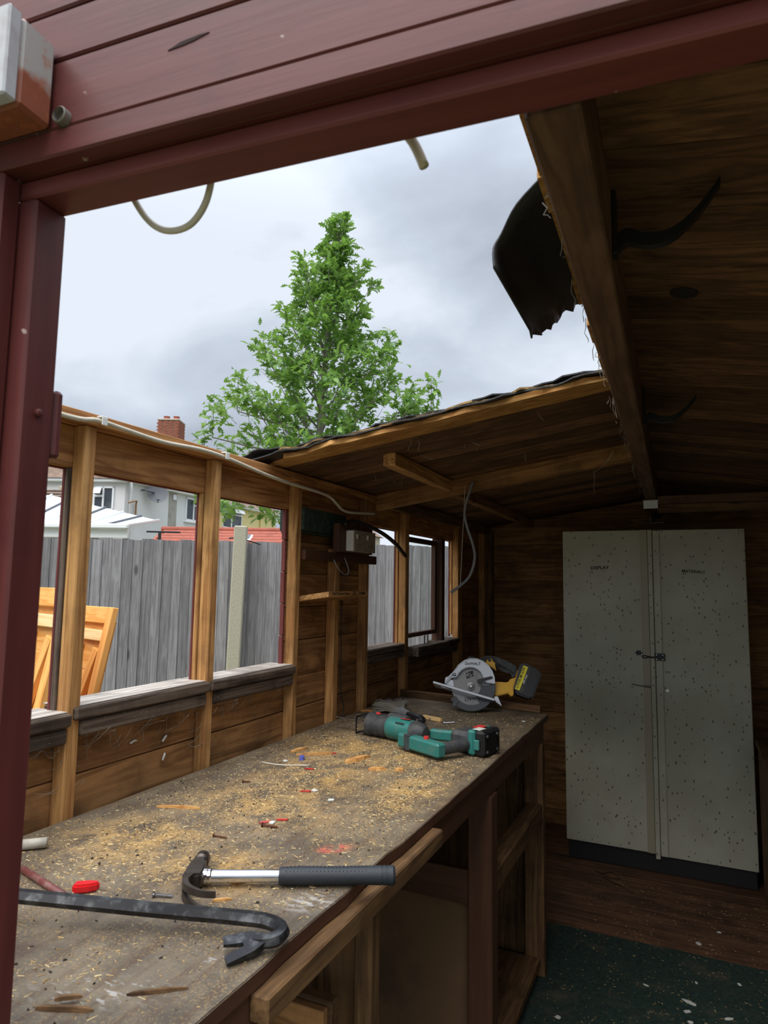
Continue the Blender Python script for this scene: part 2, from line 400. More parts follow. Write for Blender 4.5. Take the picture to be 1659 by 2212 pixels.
# paint-worn block end beside the door head, and the pipe stub below it
mm, mnt, mb = newmat('block_worn_paint')
v = objvec(mnt, seed=False); sp = N(mnt, 'ShaderNodeSeparateXYZ'); L(mnt, v, sp.inputs[0])
nn = noise(mnt, v, 38, 4, .6); f1 = maprange(mnt, math_(mnt, 'ADD', sp.outputs['Z'], math_(mnt, 'MULTIPLY', nn, .05)), .010, .030)
cc = mixc(mnt, f1, S(142, 78, 52), S(176, 172, 168)); n4 = noise(mnt, v, 70, 4, .6); cc = mixc(mnt, maprange(mnt, n4, .5, .7, 0, .6), cc, S(176, 100, 64))
L(mnt, cc, mb.inputs['Base Color']); mb.inputs['Roughness'].default_value = .6
blk = thing('eaves_block', 'white and rust-brown paint-worn block fixed to the red boards, top left corner', 'block', loc=(-.634, .50, 0), rot=(0, 0, TH))
box('timber_end', (-.10, -.112, 1.927), (.0455, -.0705, 2.021), mm, blk, .004)
box('painted_cover', (-.10, -.1275, 1.9272), (.0460, -.1125, 2.0215), plain('chalky_white', S(186, 188, 192), .55, dirt=.35, dirtcol=S(130, 100, 84), dscale=25), blk, .002)
stub = lathe('pipe_stub', [(0, .0085), (.006, .0088), (.016, .0088), (.017, .0075), (.010, .0066), (.009, .0001)], plain('grimy_grey', S(120, 112, 104), .7, dirt=.6, dscale=60), None, 'y', (0, 0, 0), 16)
stub.rotation_euler = (0, 0, TH+math.pi); stub.location = Vector((-.634, .5, 0))+Matrix.Rotation(TH, 3, 'Z') @ Vector((.060, -.0685, 1.938))
tag(stub, 'small round grey pipe end poking out of the red boards below the block', 'pipe')

# ---- roof
def zl(x): return 1.850+.145*(x+1.27)        # underside, left slope
def zr(x): return 2.012-.17*(x+.12)          # underside, right slope
CE = thing('ceiling', 'low pitched boarded shed roof with its left near part torn away', kind='structure')
# ridge beam, slightly out of line with the bench
rb0, rb1 = Vector((-.101, .565, 1.950)), Vector((-.166, 3.44, 1.950))
beam('ridge_beam', rb0, rb1, .050, .118, M_beam, CE, bev=.003)
beam('ridge_beam', (-.169, 3.56, 1.935), (-.18, 4.37, 1.935), .045, .10, M_beam, CE, bev=.003)
# right slope boards run down from the ridge
y = .57; n = 0
while y < 4.35:
    w = random.choice((.118, .122, .096)); y1 = min(y+w, 4.372)
    xr = -.150-.02*(y/4)
    d = random.uniform(0, .005)
    vs = [(xr, y, zr(xr)+d), (.93, y, zr(.93)+d), (.93, y1-.005, zr(.93)+d), (xr, y1-.005, zr(xr)+d)]; vs += [(a, b, c+.016) for a, b, c in vs]
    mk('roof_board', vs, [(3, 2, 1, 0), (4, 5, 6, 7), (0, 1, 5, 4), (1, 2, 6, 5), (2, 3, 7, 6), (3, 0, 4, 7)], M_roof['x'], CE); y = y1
for kx, ky, kr in ((.004, 1.251, .024), (-.018, .668, .02)):
    kn = lathe('knot', [(-.0012, kr), (.003, kr)], plain('dark_knot', S(26, 20, 17), .8), CE, 'z', (kx, ky, zr(kx)), 18); kn.rotation_euler = (0, R(9.6), 0)
# stubs of the cut left boards still on the ridge beam, ragged edge
y = .60
while y < 1.72:
    w = random.uniform(.09, .13); y1 = min(y+w, 1.75); xe = -.150-.0215*(y) + random.uniform(-.004, .004)
    vs = [(xe, y, zl(xe)), (-.126, y, zl(-.126)), (-.126, y1-.002, zl(-.126)), (xe-.002, y1-.002, zl(xe))]; vs += [(a, b, c+.016) for a, b, c in vs]
    mk('board_stub', vs, [(3, 2, 1, 0), (4, 5, 6, 7), (0, 1, 5, 4), (1, 2, 6, 5), (2, 3, 7, 6), (3, 0, 4, 7)], M_split['x'], CE); y = y1
# left slope boards behind the cut, each with its own broken front edge
y = 1.765; n = 0
while y < 4.35:
    w = random.choice((.118, .122, .1)); y1 = min(y+w, 4.372); xa, xb = -1.36, -.120-.016*(y/2); d = random.uniform(-.004, .001)
    if n == 0:
        top, bot = [], []; K = 34
        for k in range(K+1):
            x = xa+(xb-xa)*k/K; j = (.012*math.sin(k*1.1)+random.uniform(-.010, .010)) if x < -.95 else (.005*math.sin(k*.8)+random.uniform(-.003, .003))
            yy = y+.010+j+(.07 if x < -1.19 else 0); top.append((x, yy)); 
        vs = []; fs = []
        for x, yy in top: vs += [(x, yy, zl(x)+d), (x, yy+random.uniform(-.006, .006), zl(x)+d+.016), (x, y1-.002, zl(x)+d), (x, y1-.002, zl(x)+d+.016)]
        for k in range(K):
            a, b = 4*k, 4*k+4
            fs += [(a, b, b+1, a+1), (a+1, b+1, b+3, a+3), (a+2, b+2, b, a), (a+3, b+3, b+2, a+2)]
        fs += [(0, 1, 3, 2), (4*K, 4*K+2, 4*K+3, 4*K+1)]
        mk('roof_board', vs, fs, M_split['x'], CE)
    else:
        vs = [(xa, y, zl(xa)+d), (xb, y, zl(xb)+d), (xb, y1-.004, zl(xb)+d), (xa, y1-.004, zl(xa)+d)]; vs += [(a, b, c+.016) for a, b, c in vs]
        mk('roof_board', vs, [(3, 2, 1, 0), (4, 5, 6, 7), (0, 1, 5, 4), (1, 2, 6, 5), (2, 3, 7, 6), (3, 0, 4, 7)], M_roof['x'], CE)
    y = y1; n += 1
# layered felt along the cut
def ragged_sheet(name, x0, x1, y0, y1, dz, th, mat, amp, seed, par):
    rnd = random.Random(seed); K = 46; vs, fs = [], []
    ph = rnd.uniform(0, 6)
    for k in range(K+1):
        x = x0+(x1-x0)*k/K; yy = y0+amp*(math.sin(k*.7+ph)*.4+rnd.uniform(-.5, .5)); z = zl(x)+dz+.003*math.sin(k*.9+seed)
        lift = .012*max(0, (-1.0-x)/.35) if dz > .02 else 0
        vs += [(x, yy, z+lift), (x, yy, z+th+lift), (x, y1, z), (x, y1, z+th)]
    for k in range(K):
        a, b = 4*k, 4*k+4; fs += [(a, b, b+1, a+1), (a+1, b+1, b+3, a+3), (a+2, b+2, b, a), (a+3, b+3, b+2, a+2)]
    fs += [(0, 1, 3, 2), (4*K, 4*K+2, 4*K+3, 4*K+1)]
    return mk(name, vs, fs, mat, par)
M_chip = wood('torn_underlay', S(196, 160, 104), S(70, 52, 36), grain=3, dirt=.8, dirtcol=S(28, 24, 20), knots=0, var=.1)
ragged_sheet('felt_layer', -1.38, -.13, 1.762, 4.38, .0175, .004, M_felt, .014, 1, CE)
ragged_sheet('torn_underlay', -1.2, -.13, 1.772, 1.90, .0225, .006, M_chip['x'], .022, 2, CE)
ragged_sheet('felt_layer', -1.40, -.13, 1.775, 4.38, .0300, .004, M_felt, .026, 3, CE)
# right slope felt keeps the light out
vs = [(-.16, .5, zr(-.16)+.022), (.95, .5, zr(.95)+.022), (.95, 4.40, zr(.95)+.022), (-.16, 4.40, zr(-.16)+.022)]; vs += [(a, b, c+.004) for a, b, c in vs]
mk('felt_layer', vs, [(3, 2, 1, 0), (4, 5, 6, 7), (0, 1, 5, 4), (1, 2, 6, 5), (2, 3, 7, 6), (3, 0, 4, 7)], M_felt, CE)
# rafter and purlin under the left slope
beam('rafter', (-1.25, 2.63, zl(-1.25)-.034), (-.185, 2.63, zl(-.185)-.034), .035, .066, M_clad, CE, up=(-.145, 0, 1))
beam('purlin', (-.90, 1.985, zl(-.90)-.024), (-.915, 2.612, zl(-.915)-.024), .044, .044, M_post, CE)
beam('purlin', (-.93, 2.649, zl(-.93)-.024), (-.955, 4.375, zl(-.955)-.024), .044, .044, M_clad, CE)
beam('wall_cleat', (-1.225, 2.66, zl(-1.225)-.030), (-1.225, 4.32, zl(-1.225)-.030), .03, .05, M_bench, CE)
# cross tie and hangers
box('tie_beam', (-.137, 3.424, 1.866), (.883, 3.47, 1.905), M_beam, CE, .002)
box('tie_beam', (-.137, 3.440, 1.828), (.883, 3.485, 1.8655), M_bench, CE, .002)
boxes('joist_hanger', [((-.200, 3.405, 1.882), (-.132, 3.423, 1.8845)), ((-.200, 3.4235, 1.845), (-.135, 3.4255, 1.8845))], M_galv, CE, .0005)
boxes('joist_hanger', [((-.215, 4.30, 1.852), (-.140, 4.378, 1.8545)), ((-.215, 4.30, 1.8545), (-.2125, 4.36, 1.89))], M_galv, CE, .0005)

# roofing felt flap hanging off the ridge
fl = []; K = 10; Q = 14
A_ = [Vector((-.150, .90, 2.025)), Vector((-.175, 1.62, 2.020))]
P0 = [(-.154, .842, 2.022), (-.205, .868, 1.998), (-.232, .889, 1.972), (-.2445, .888, 1.950), (-.243, .885, 1.918)]
P1 = [(-.168, 1.289, 2.020), (-.205, 1.270, 2.000), (-.222, 1.235, 1.965), (-.236, 1.180, 1.930), (-.237, 1.116, 1.898)]
s0, s1 = spline(P0, 4), spline(P1, 4); vs, fs = [], []
rn = random.Random(5)
for i in range(len(s0)):
    for k in range(K+1):
        t = k/K; p = s0[i].lerp(s1[i], t)
        if k == K: p = p+Vector((rn.uniform(-.004, .004), rn.uniform(-.012, .012), rn.uniform(-.004, .004)))
        vs.append(p)
nv = len(vs)
for i in range(len(s0)-1):
    for k in range(K): a = i*(K+1)+k; fs.append((a, a+1, a+K+2, a+K+1))
ff = mk('roofing_felt', vs, fs, M_felt, None, True)
md = ff.modifiers.new('thickness', 'SOLIDIFY'); md.thickness = .003
tag(ff, 'torn black roofing felt flap hanging beside the ridge beam against the sky', 'roofing felt')

# ================================================================== OUTSIDE
# ground
M_ground = plain('garden_ground', S(92, 96, 66), .95, dirt=.7, dirtcol=S(120, 104, 80), dscale=2.5, bmp=.5, bscale=30)
g = mk('ground', [(-60, -25, -.12), (30, -25, -.12), (30, 70, -.12), (-60, 70, -.12)], [(0, 1, 2, 3)], M_ground); tag(g, 'grass and soil around the shed', kind='structure')
g['label'] = 'garden ground outside the shed'

# ---- close-board fence
FD = Vector((.833, .553, 0)); FN = Vector((.553, -.833, 0)); FA = Vector((-2.223, 5.105, 0)); FANG = math.atan2(FD.y, FD.x)
fence = thing('board_fence', 'grey weathered vertical feather-edge board fence behind the left wall', 'fence', loc=FA, rot=(0, 0, FANG))
hb = []
for v_ in range(4):                       # a few wedge profiles shared by all boards
    bm = bmesh.new(); w = .086; z0, z1 = -.1, 1.79
    P = [(-w/2, -.004), (w/2, -.020), (w/2, .0), (-w/2, .0)]
    vs = [bm.verts.new((x, y, z)) for z in (z0-.845, z1-.845-.004*v_) for x, y in P]
    for f in ((0, 1, 2, 3), (7, 6, 5, 4), (0, 4, 5, 1), (1, 5, 6, 2), (2, 6, 7, 3), (3, 7, 4, 0)): bm.faces.new([vs[k] for k in f])
    bmesh.ops.recalc_face_normals(bm, faces=bm.faces)
    me = bpy.data.meshes.new('fence_board'); bm.to_mesh(me); bm.free(); me.materials.append(M_fence['z']); hb.append(me)
i = 0; s = -4.4
while s < 2.4:
    o = bpy.data.objects.new('fence_board', hb[i % 4]); COL.objects.link(o); o.parent = fence
    o.location = (s, random.uniform(-.002, .002), .845); o.rotation_euler = (0, random.uniform(-.004, .004), random.uniform(-.03, .03)+.10); s += .0745+random.uniform(-.003, .003); i += 1
for z in (.25, .9, 1.5): box('arris_rail', (-4.45, .004, z), (2.42, .05, z+.07), M_fence, fence, .003)
M_conc = plain('fence_concrete', S(176, 172, 150), .95, dirt=.6, dirtcol=S(140, 138, 124), dscale=90, bmp=1.0, bscale=120)
cp = box('concrete_post', (-.05, -.06, -.12), (.05, .06, 1.90), M_conc, None, .008); cp.location = (-3.245, 4.285, .89); cp.rotation_euler = (R(1.0), R(1.2), FANG)
tag(cp, 'pale rough concrete fence post standing in front of the grey fence boards', 'fence post')
wire = tube('wire_loop', spline([(-3.30, 4.245, 1.80), (-3.26, 4.21, 1.802), (-3.20, 4.235, 1.80), (-3.13, 4.33, 1.775), (-3.10, 4.38, 1.76)], 5), .005, M_black)
tag(wire, 'black wire looped round the top of the concrete fence post', 'wire')

# ---- two new pine doors leaning outside
def pine_door(name, label, loc, rot, w, h):
    t = thing(name, label, 'door', loc=loc, rot=rot, group='new pine doors leaning outside')
    n = 6; bw = h*.92/n
    for k in range(n): box('board', (.02, .0, .04*h+k*bw+.001), (w-.02, .014, .04*h+(k+1)*bw-.001), M_orange, t, .002)
    for x in (0, w-.05): box('stile', (x, -.030, 0), (x+.05, -.001, h), M_orange, t, .003)
    for z in (.0, h-.075): box('rail', (.051, -.028, z), (w-.051, -.001, z+.075), M_orange, t, .003)
    box('rail', (.051, -.028, h-.155), (w-.051, -.004, h-.105), M_palepine, t, .003)
    beam('brace', (.07, -.017, .10), (w*.55, -.017, h-.17), .026, .062, M_palepine, t, up=(-1, 0, .6))
    beam('brace', (w*.33, -.017, .10), (w-.075, -.017, h-.19), .026, .05, M_orange, t, up=(-1, 0, .6))
    for x, z in ((w*.62, h*.52), (w*.28, h*.5)): box('block', (x, -.04, z), (x+.07, -.001, z+.025), M_palepine, t, .002)
    return t
def door_at(label, corner, w, h):
    rm = Matrix.Rotation(R(-16), 3, 'Z') @ Matrix.Rotation(R(-11), 3, 'X')
    return pine_door('pine_door', label, Vector(corner)-rm @ Vector((w, -.03, h)), (R(-11), 0, R(-16)), w, h)
door_at('new orange pine braced door leaning nearest the red door jamb', (-2.166, 1.828, 1.433), .62, 1.58)
door_at('new orange pine braced door leaning against the grey fence boards', (-2.373, 2.242, 1.343), .60, 1.49)

# ---- houses
M_render = plain('white_render', S(222, 222, 220), .9, dirt=.25, dirtcol=S(190, 186, 176), dscale=1.2)
M_cream = plain('yellow_render', S(228, 212, 150), .9, dirt=.2, dirtcol=S(210, 190, 130), dscale=1.2)
M_grey = plain('grey_patch', S(168, 164, 154), .9, dirt=.3, dscale=3)
M_pvc = plain('upvc_white', S(236, 238, 238), .4)
M_glassd = plain('house_glass', S(64, 70, 76), .12, dirt=.5, dirtcol=S(120, 124, 126), dscale=1.5)
M_tile = wood('roof_tiles_brown', S(150, 128, 112), S(106, 88, 76), grain=.3, dirt=.3, knots=0, var=.05)
M_tilered = plain('tile_red', S(158, 86, 68), .85, dirt=.5, dirtcol=S(120, 62, 52), dscale=3)
M_brick = plain('brick_red', S(150, 92, 70), .9, dirt=.6, dirtcol=S(112, 70, 56), dscale=4)
M_mortar = plain('mortar', S(178, 166, 150), .95)
M_lead = plain('lead_grey', S(96, 98, 104), .6)
KX = Vector((-19.2, 18.39, 0)); AANG = math.atan2(.99333, -.11526); BANG = math.atan2(-.41751, -.90867)
def house_window(t, s0, s1, z0, z1, ny, bars, vent=None, side=-1):
    # frame on the face y=0 (outside is +y*side)
    w = .07
    f = boxes('window', [((s0, -.05, z0), (s0+w, .06, z1)), ((s1-w, -.05, z0), (s1, .06, z1)), ((s0, -.05, z0), (s1, .06, z0+w)), ((s0, -.05, z1-w), (s1, .06, z1))] +
              [((b-w/2, -.05, z0), (b+w/2, .06, z1)) for b in bars], M_pvc, t, .008)
    xs = [s0+w]+sum([[b-w/2, b+w/2] for b in bars], [])+[s1-w]
    for a, b in zip(xs[::2], xs[1::2]): box('pane', (a, -.012, z0+w), (b, .012, z1-w), M_glassd, f, 0)
    box('window_sill', (s0-.08, -.08, z0-.08), (s1+.08, .10, z0-.001), M_pvc, f, .008)
    if vent:
        a, b, za = vent
        box('transom', (a, -.05, za-.04), (b, .061, za+.04), M_pvc, f, .006)
        v_ = box('vent_light', (a+.02, -.025, za+.05), (b-.02, .025, z1-.05), M_pvc, f, .006); v_.rotation_euler = (R(28)*side, 0, 0); v_.location.y += .19*side
    return f
# white house: facade A (right, receding) and facade B (left)
hw = thing('white_house', 'white rendered two storey house with satellite dish beyond the fence', 'house', loc=KX, rot=(0, 0, AANG))
# in this frame +x runs along facade A, outside is -y ... camera side
box('wall', (0, .0, -.1), (6.05, 6.5, 5.15), M_render, hw, .01)
q = boxes('gutter', [((-.05, -.22, 5.10), (6.05, -.02, 5.26))], M_pvc, hw, .03)
vs = [(-.4, -.25, 5.22), (6.05, -.25, 5.22), (6.05, 3.3, 7.6), (-.4, 3.3, 7.6), (-.4, 6.8, 5.22), (6.05, 6.8, 5.22)]
mk('roof', vs, [(0, 1, 2, 3), (3, 2, 5, 4), (0, 3, 4), (1, 5, 2)], M_tile['x'], hw)
box('grey_strip', (2.66, -.02, 2.8), (3.19, .0, 5.08), M_grey, hw, .004)
bx_ = box('air_vent', (2.88, -.07, 4.78), (3.10, -.02, 5.02), M_pvc, hw, .02)
tube('downpipe', [(.22, -.1, 0), (.22, -.1, 4.8), (.05, -.2, 5.1)], .05, M_pvc, hw)
house_window(hw, 3.82, 4.98, 4.02, 5.02, 0, [4.4], (4.4, 4.95, 4.72))
tube('wall_bracket', spline([(.55, -.08, 3.75), (.55, -.08, 4.35), (.35, -.25, 4.42), (-.15, -.3, 4.3)], 4), .03, plain('rusty_bracket', S(150, 110, 70), .8), hw)
dish = thing('satellite_dish', 'grey satellite dish on a bracket on the white house wall', 'satellite dish', loc=KX+Vector((-.115, .993, 0))*1.36+Vector((.993, .115, 0))*.45+Vector((0, 0, 4.86)), rot=(0, 0, AANG))
pr = [(.10, .001), (.095, .12), (.07, .26), (.02, .40), (.012, .405), (.055, .26), (.085, .001)]
ds = lathe('dish', pr, plain('mesh_grey', S(112, 114, 118), .6), dish, 'y', (0, 0, 0), 28); ds.rotation_euler = (R(-8), 0, R(-40))
tube('mount', [(-.5, .40, .05), (-.5, .18, .05), (-.1, .12, .0)], .035, M_lead, dish)
tube('feed_arm', [(-.05, -.02, -.40), (-.30, -.25, -.32)], .018, M_lead, dish); lathe('feed_horn', [(0, .03), (.07, .045), (.14, .02)], M_lead, dish, 'x', (-.42, -.27, -.32), 10)
# facade B wing
hb_ = thing('house_wing', 'white gable wing with small open vent window and brown tiled roof', 'house', loc=KX, rot=(0, 0, BANG))
box('wall', (.0, -6.0, -.1), (7.5, .0, 5.10), M_render, hb_, .01)
box('gutter', (-.1, .02, 5.07), (7.6, .20, 5.22), M_pvc, hb_, .03)
mk('roof', [(-.2, .25, 5.2), (7.7, .25, 5.2), (7.7, -3.2, 7.4), (-.2, -3.2, 7.4), (-.2, -6.2, 5.2), (7.7, -6.2, 5.2)], [(0, 1, 2, 3), (3, 2, 5, 4), (0, 3, 4), (1, 5, 2)], M_tile['x'], hb_)
house_window(hb_, .40, 1.18, 4.02, 4.92, 0, [.80], (.82, 1.13, 4.56), 1)
# yellow neighbour
hy = thing('yellow_house', 'pale yellow rendered house at the right end of the terrace', 'house', loc=KX+Vector((-.11526, .99333, 0))*6.06, rot=(0, 0, AANG))
box('wall', (0, .0, -.1), (6.1, 6.5, 5.05), M_cream, hy, .01)
box('gutter', (0, -.22, 5.02), (6.2, -.02, 5.16), M_pvc, hy, .03)
mk('roof', [(0, -.25, 5.12), (6.3, -.25, 5.12), (6.3, 3.3, 7.4), (0, 3.3, 7.4), (0, 6.8, 5.12), (6.3, 6.8, 5.12)], [(0, 1, 2, 3), (3, 2, 5, 4), (0, 3, 4), (1, 5, 2)], M_tile['x'], hy)
house_window(hy, .72, 2.46, 3.95, 5.0, 0, [1.5], (1.5, 2.4, 4.66))
box('soil_stack', (4.3, -.12, 0), (4.42, -.01, 5.0), M_cream, hy, .02)
tube('aerial', [(.30, -.35, 4.0), (.30, -.35, 6.2)], .02, M_lead, hy); 
for z in (4.6, 4.9, 5.2): tube('aerial_bar', [(-.05, -.35, z), (.65, -.35, z)], .012, M_lead, hy)
# chimney on the ridge of the wing
ch = thing('brick_chimney', 'red brick chimney stack rising above the timber wall plate', 'chimney', loc=(-21.4, 23.0, 0), rot=(0, 0, R(25)))
cw, cd_ = .47, .40
cbm = bmesh.new(); bm_box(cbm, (-.065, -.035, -.03), (.065, .035, .03), .004); cme = bpy.data.meshes.new('brick'); cbm.to_mesh(cme); cbm.free(); cme.materials.append(M_brick)
box('core', (-.46, -.46, 6.6), (.46, .46, 8.55), M_mortar, ch, .01)
for r_ in range(17):
    z = 7.36+.075*r_
    for fx in range(4):
        off = (.5 if r_ % 2 else 0)*.24; x = -.46+.12+fx*.24-off*.5
        for nx, ny, ax in ((x, -.455, 0), (.455, x, 1)):
            o = bpy.data.objects.new('brick', cme); COL.objects.link(o); o.parent = ch; o.location = (nx, ny, z); o.rotation_euler = (0, 0, ax*math.pi/2); o.scale = (1.65, 1, 1.05)
box('cap', (-.5, -.5, 8.62), (.5, .5, 8.70), M_mortar, ch, .02)
for x in (-.22, .22): lathe('chimney_pot', [(0, .14), (.05, .15), (.16, .13), (.20, .15)], M_tilered, ch, 'z', (x, 0, 8.70), 14)
# the wing and the stack belong to the white house
bpy.context.view_layer.update()
def adopt(src, dst, off=None):
    for c in [c for c in src.children]:
        m = dst.matrix_world.inverted() @ src.matrix_world @ c.matrix_local; c.parent = dst; c.matrix_local = m
    bpy.data.objects.remove(src)
adopt(hb_, hw)
core = [c for c in ch.children if c.name.startswith('core')][0]; core.name = 'chimney_stack'
mw = {c: ch.matrix_world @ c.matrix_local for c in ch.children}
core.parent = hw; core.matrix_local = hw.matrix_world.inverted() @ mw[core]
for c, m in mw.items():
    if c is not core: c.parent = core; c.matrix_local = mw[core].inverted() @ m
bpy.data.objects.remove(ch)
hw['label'] = 'white rendered two storey house with brick chimney beyond the fence'
# red tiled extension
EX = Vector((-14.0, 12.3, 0))
ex = thing('tiled_extension', 'single storey extension with red tiled pitched roof and skylight above fence', 'extension', loc=(-14.25, 14.3, 0), rot=(0, 0, R(24)))
bmr = bmesh.new(); bm_box(bmr, (-.1, -.165, -.012), (.1, .165, .012), .003); tme = bpy.data.meshes.new('roof_tile'); bmr.to_mesh(tme); bmr.free(); tme.materials.append(M_tilered)
sl_ = R(24); top = 3.03
mk('roof_deck', [(-.1, 2.0, top), (6.2, 2.0, top), (6.2, -1.5, top-3.5*math.tan(sl_)), (-.1, -1.5, top-3.5*math.tan(sl_)), (-.1, 2.0, top-.1), (6.2, 2.0, top-.1), (6.2, -1.5, top-.1-3.5*math.tan(sl_)), (-.1, -1.5, top-.1-3.5*math.tan(sl_))],
   [(0, 3, 2, 1), (4, 5, 6, 7), (0, 1, 5, 4), (1, 2, 6, 5), (2, 3, 7, 6), (3, 0, 4, 7)], M_tilered, ex)
for r_ in range(8):
    for c_ in range(30):
        d = .14+r_*.25; o = bpy.data.objects.new('roof_tile', tme); COL.objects.link(o); o.parent = ex
        o.location = (.1+c_*.2+(.1 if r_ % 2 else 0), 2.0-d*math.cos(sl_), top+.022-d*math.sin(sl_)); o.rotation_euler = (sl_-.05, 0, 0)
tube('ridge_tile', [(-.1, 2.02, top+.03), (6.2, 2.02, top+.03)], .09, M_tilered, ex)
box('wall', (0, -1.2, -.1), (6.1, 2.0, 1.2), M_brick, ex, .01)
sk = box('skylight', (2.45, 1.15, top-.30), (2.90, 1.62, top-.22), M_pvc, ex, .02); sk.rotation_euler = (sl_, 0, 0)
sg = box('skylight_glass', (2.51, 1.21, top-.232), (2.84, 1.56, top-.205), M_glassd, ex, .004); sg.rotation_euler = (sl_, 0, 0)
# conservatory with white panel roof
cn = thing('conservatory', 'white panelled conservatory roof on a low brick wall beyond the fence', 'conservatory', loc=(-14.0, 11.1, 0), rot=(0, 0, R(24)))
M_poly = plain('polycarbonate', S(236, 240, 244), .35)
ridge = [(-1.6, 2.4, 3.75), (.2, 2.4, 3.35)]
for k in range(9):
    x0 = -2.6+k*.5; x1 = x0+.47
    def top_(x): return 3.72-.22*max(0, x+1.2) if x > -1.2 else 3.72
    def yt(x): return 2.6
    vs = [(x0, .0, 2.80-.01*k), (x1, .0, 2.80-.01*k), (x1, 2.2, max(2.83, top_(x1))), (x0, 2.2, max(2.83, top_(x0)))]
    vs += [(a, b, c+.03) for a, b, c in vs]
    mk('roof_panel', vs, [(3, 2, 1, 0), (4, 5, 6, 7), (0, 1, 5, 4), (1, 2, 6, 5), (2, 3, 7, 6), (3, 0, 4, 7)], M_poly, cn)
    beam('glazing_bar', (x1+.015, 0, 2.84-.01*k), (x1+.015, 2.2, max(2.87, top_(x1)+.05)), .04, .05, M_lead if k % 2 else M_pvc, cn)
box('gutter', (-2.7, -.12, 2.66), (1.95, .02, 2.79), M_pvc, cn, .03)
box('frame', (-2.6, .03, 2.45), (1.9, .1, 2.66), M_pvc, cn, .01)
box('brick_core', (-2.6, .12, -.1), (-1.0, .3, 2.44), M_mortar, cn, .005)
for r_ in range(9):
    for c_ in range(7):
        o = bpy.data.objects.new('brick', cme); COL.objects.link(o); o.parent = cn; o.location = (-2.5+c_*.232+(.116 if r_ % 2 else 0), .12, 1.82+.075*r_); o.scale = (1.65, 1, 1.08)
box('frame_window', (-.9, .1, 1.2), (1.9, .16, 2.44), M_glassd, cn, .004)
br = thing('black_bracket', 'black metal T-shaped bar above the fence by the conservatory', 'bracket', loc=(-8.9, 9.08, 0), rot=(0, 0, R(25)))
beam('bar', (.0, 0, 2.33), (.60, 0, 2.325), .05, .03, M_black, br); beam('stem', (.235, 0, -.12), (.235, 0, 2.315), .05, .045, M_black, br)
# small tiled outbuilding behind the left bay
ob = thing('tiled_lean_to', 'grey-brown tiled hipped lean-to roof behind the white conservatory', 'outbuilding', loc=(-17.4, 13.2, 0), rot=(0, 0, R(24)))
for k in range(6):
    box('tile_course', (-2.6+.22*k*0, .16*k, 3.55+.11*k), (1.55-.22*k, .16*k+.22, 3.60+.11*k), M_tile, ob, .008)
beam('hip_tile', (1.62, .05, 3.62), (.30, 1.0, 4.25), .12, .10, plain('hip_mortar', S(170, 158, 136), .9), ob)
box('wall', (-2.6, .3, -.1), (1.3, 1.6, 3.5), M_mortar, ob, .01)
# far neighbour glimpsed past the yellow house
fh = thing('distant_house', 'small far house gable glimpsed past the end of the yellow house', 'house', loc=(-24.0, 46.0, 0), rot=(0, 0, AANG))
box('wall', (0, 0, -.1), (7, 6, 5.4), plain('far_wall', S(190, 180, 160), .9), fh, .02)
mk('roof', [(-.2, -.3, 5.4), (7.2, -.3, 5.4), (7.2, 3, 7.6), (-.2, 3, 7.6), (-.2, 6.3, 5.4), (7.2, 6.3, 5.4)], [(0, 1, 2, 3), (3, 2, 5, 4), (0, 3, 4), (1, 5, 2)], M_tile['x'], fh)
box('chimney', (1, 2.6, 7), (2, 3.6, 8.8), M_brick, fh, .02)

# ---- the young oak behind the roof
TB = Vector((-7.57, 12.30, 0))          # trunk base
def tp(h): return TB+Vector((.05*math.sin(h*.7)+.012*h*h*.12+h*.045, .03*h*.3+h*.02, h))
tree = thing('oak_tree', 'young green oak tree with lobed leaves rising behind the shed roof', 'tree', loc=TB)
M_bark = plain('bark', S(128, 122, 112), .9, dirt=.5, dirtcol=S(86, 80, 72), dscale=14, bmp=.6, bscale=40)
def leafmat(name, a, b):
    m, nt, bs = newmat(name); oi = N(nt, 'ShaderNodeObjectInfo'); at = N(nt, 'ShaderNodeAttribute'); at.attribute_name = 'tint'
    f = math_(nt, 'FRACT', math_(nt, 'ADD', at.outputs['Fac'], oi.outputs['Random']))
    c = mixc(nt, f, a, b); L(nt, c, bs.inputs['Base Color']); bs.inputs['Roughness'].default_value = .5
    tl = N(nt, 'ShaderNodeBsdfTranslucent'); hc = mixc(nt, .5, c, (.30, .50, .06)); L(nt, hc, tl.inputs['Color']); ms = N(nt, 'ShaderNodeMixShader'); ms.inputs[0].default_value = .38
    L(nt, bs.outputs[0], ms.inputs[1]); L(nt, tl.outputs[0], ms.inputs[2]); out = [n for n in nt.nodes if n.type == 'OUTPUT_MATERIAL'][0]; L(nt, ms.outputs[0], out.inputs[0]); return m
M_leaf = leafmat('oak_leaf', S(76, 118, 56), S(138, 176, 88))
HT = 9.72
rnd = random.Random(11)
def prof(h):   # crown radius against height above ground
    pts = [(3.0, 2.3), (4.6, 2.45), (5.3, 2.15), (6.0, 1.70), (6.6, 1.35), (7.1, 1.05), (7.6, .72), (8.0, .40), (8.4, .17), (9.0, .20), (9.4, .12), (9.6, .05)]
    if h <= pts[0][0]: return pts[0][1]
    for (a, b), (c, d) in zip(pts, pts[1:]):
        if h <= c: return b+(d-b)*(h-a)/(c-a)
    return .04
tv, tf = tube_vf([tp(h*HT/16)-TB for h in range(17)], [.12*(1-h/17)+.010 for h in range(17)], 8)
mk('trunk', tv, tf, M_bark, tree, True)
leafpts = []
bv, bf = [], []
def addtube(pts, r):
    v, f = tube_vf(pts, r, 5); o = len(bv); bv.extend(v); bf.extend([tuple(i+o for i in q) for q in f])
bvs = []
hs = [2.7+i*.105 for i in range(64)]
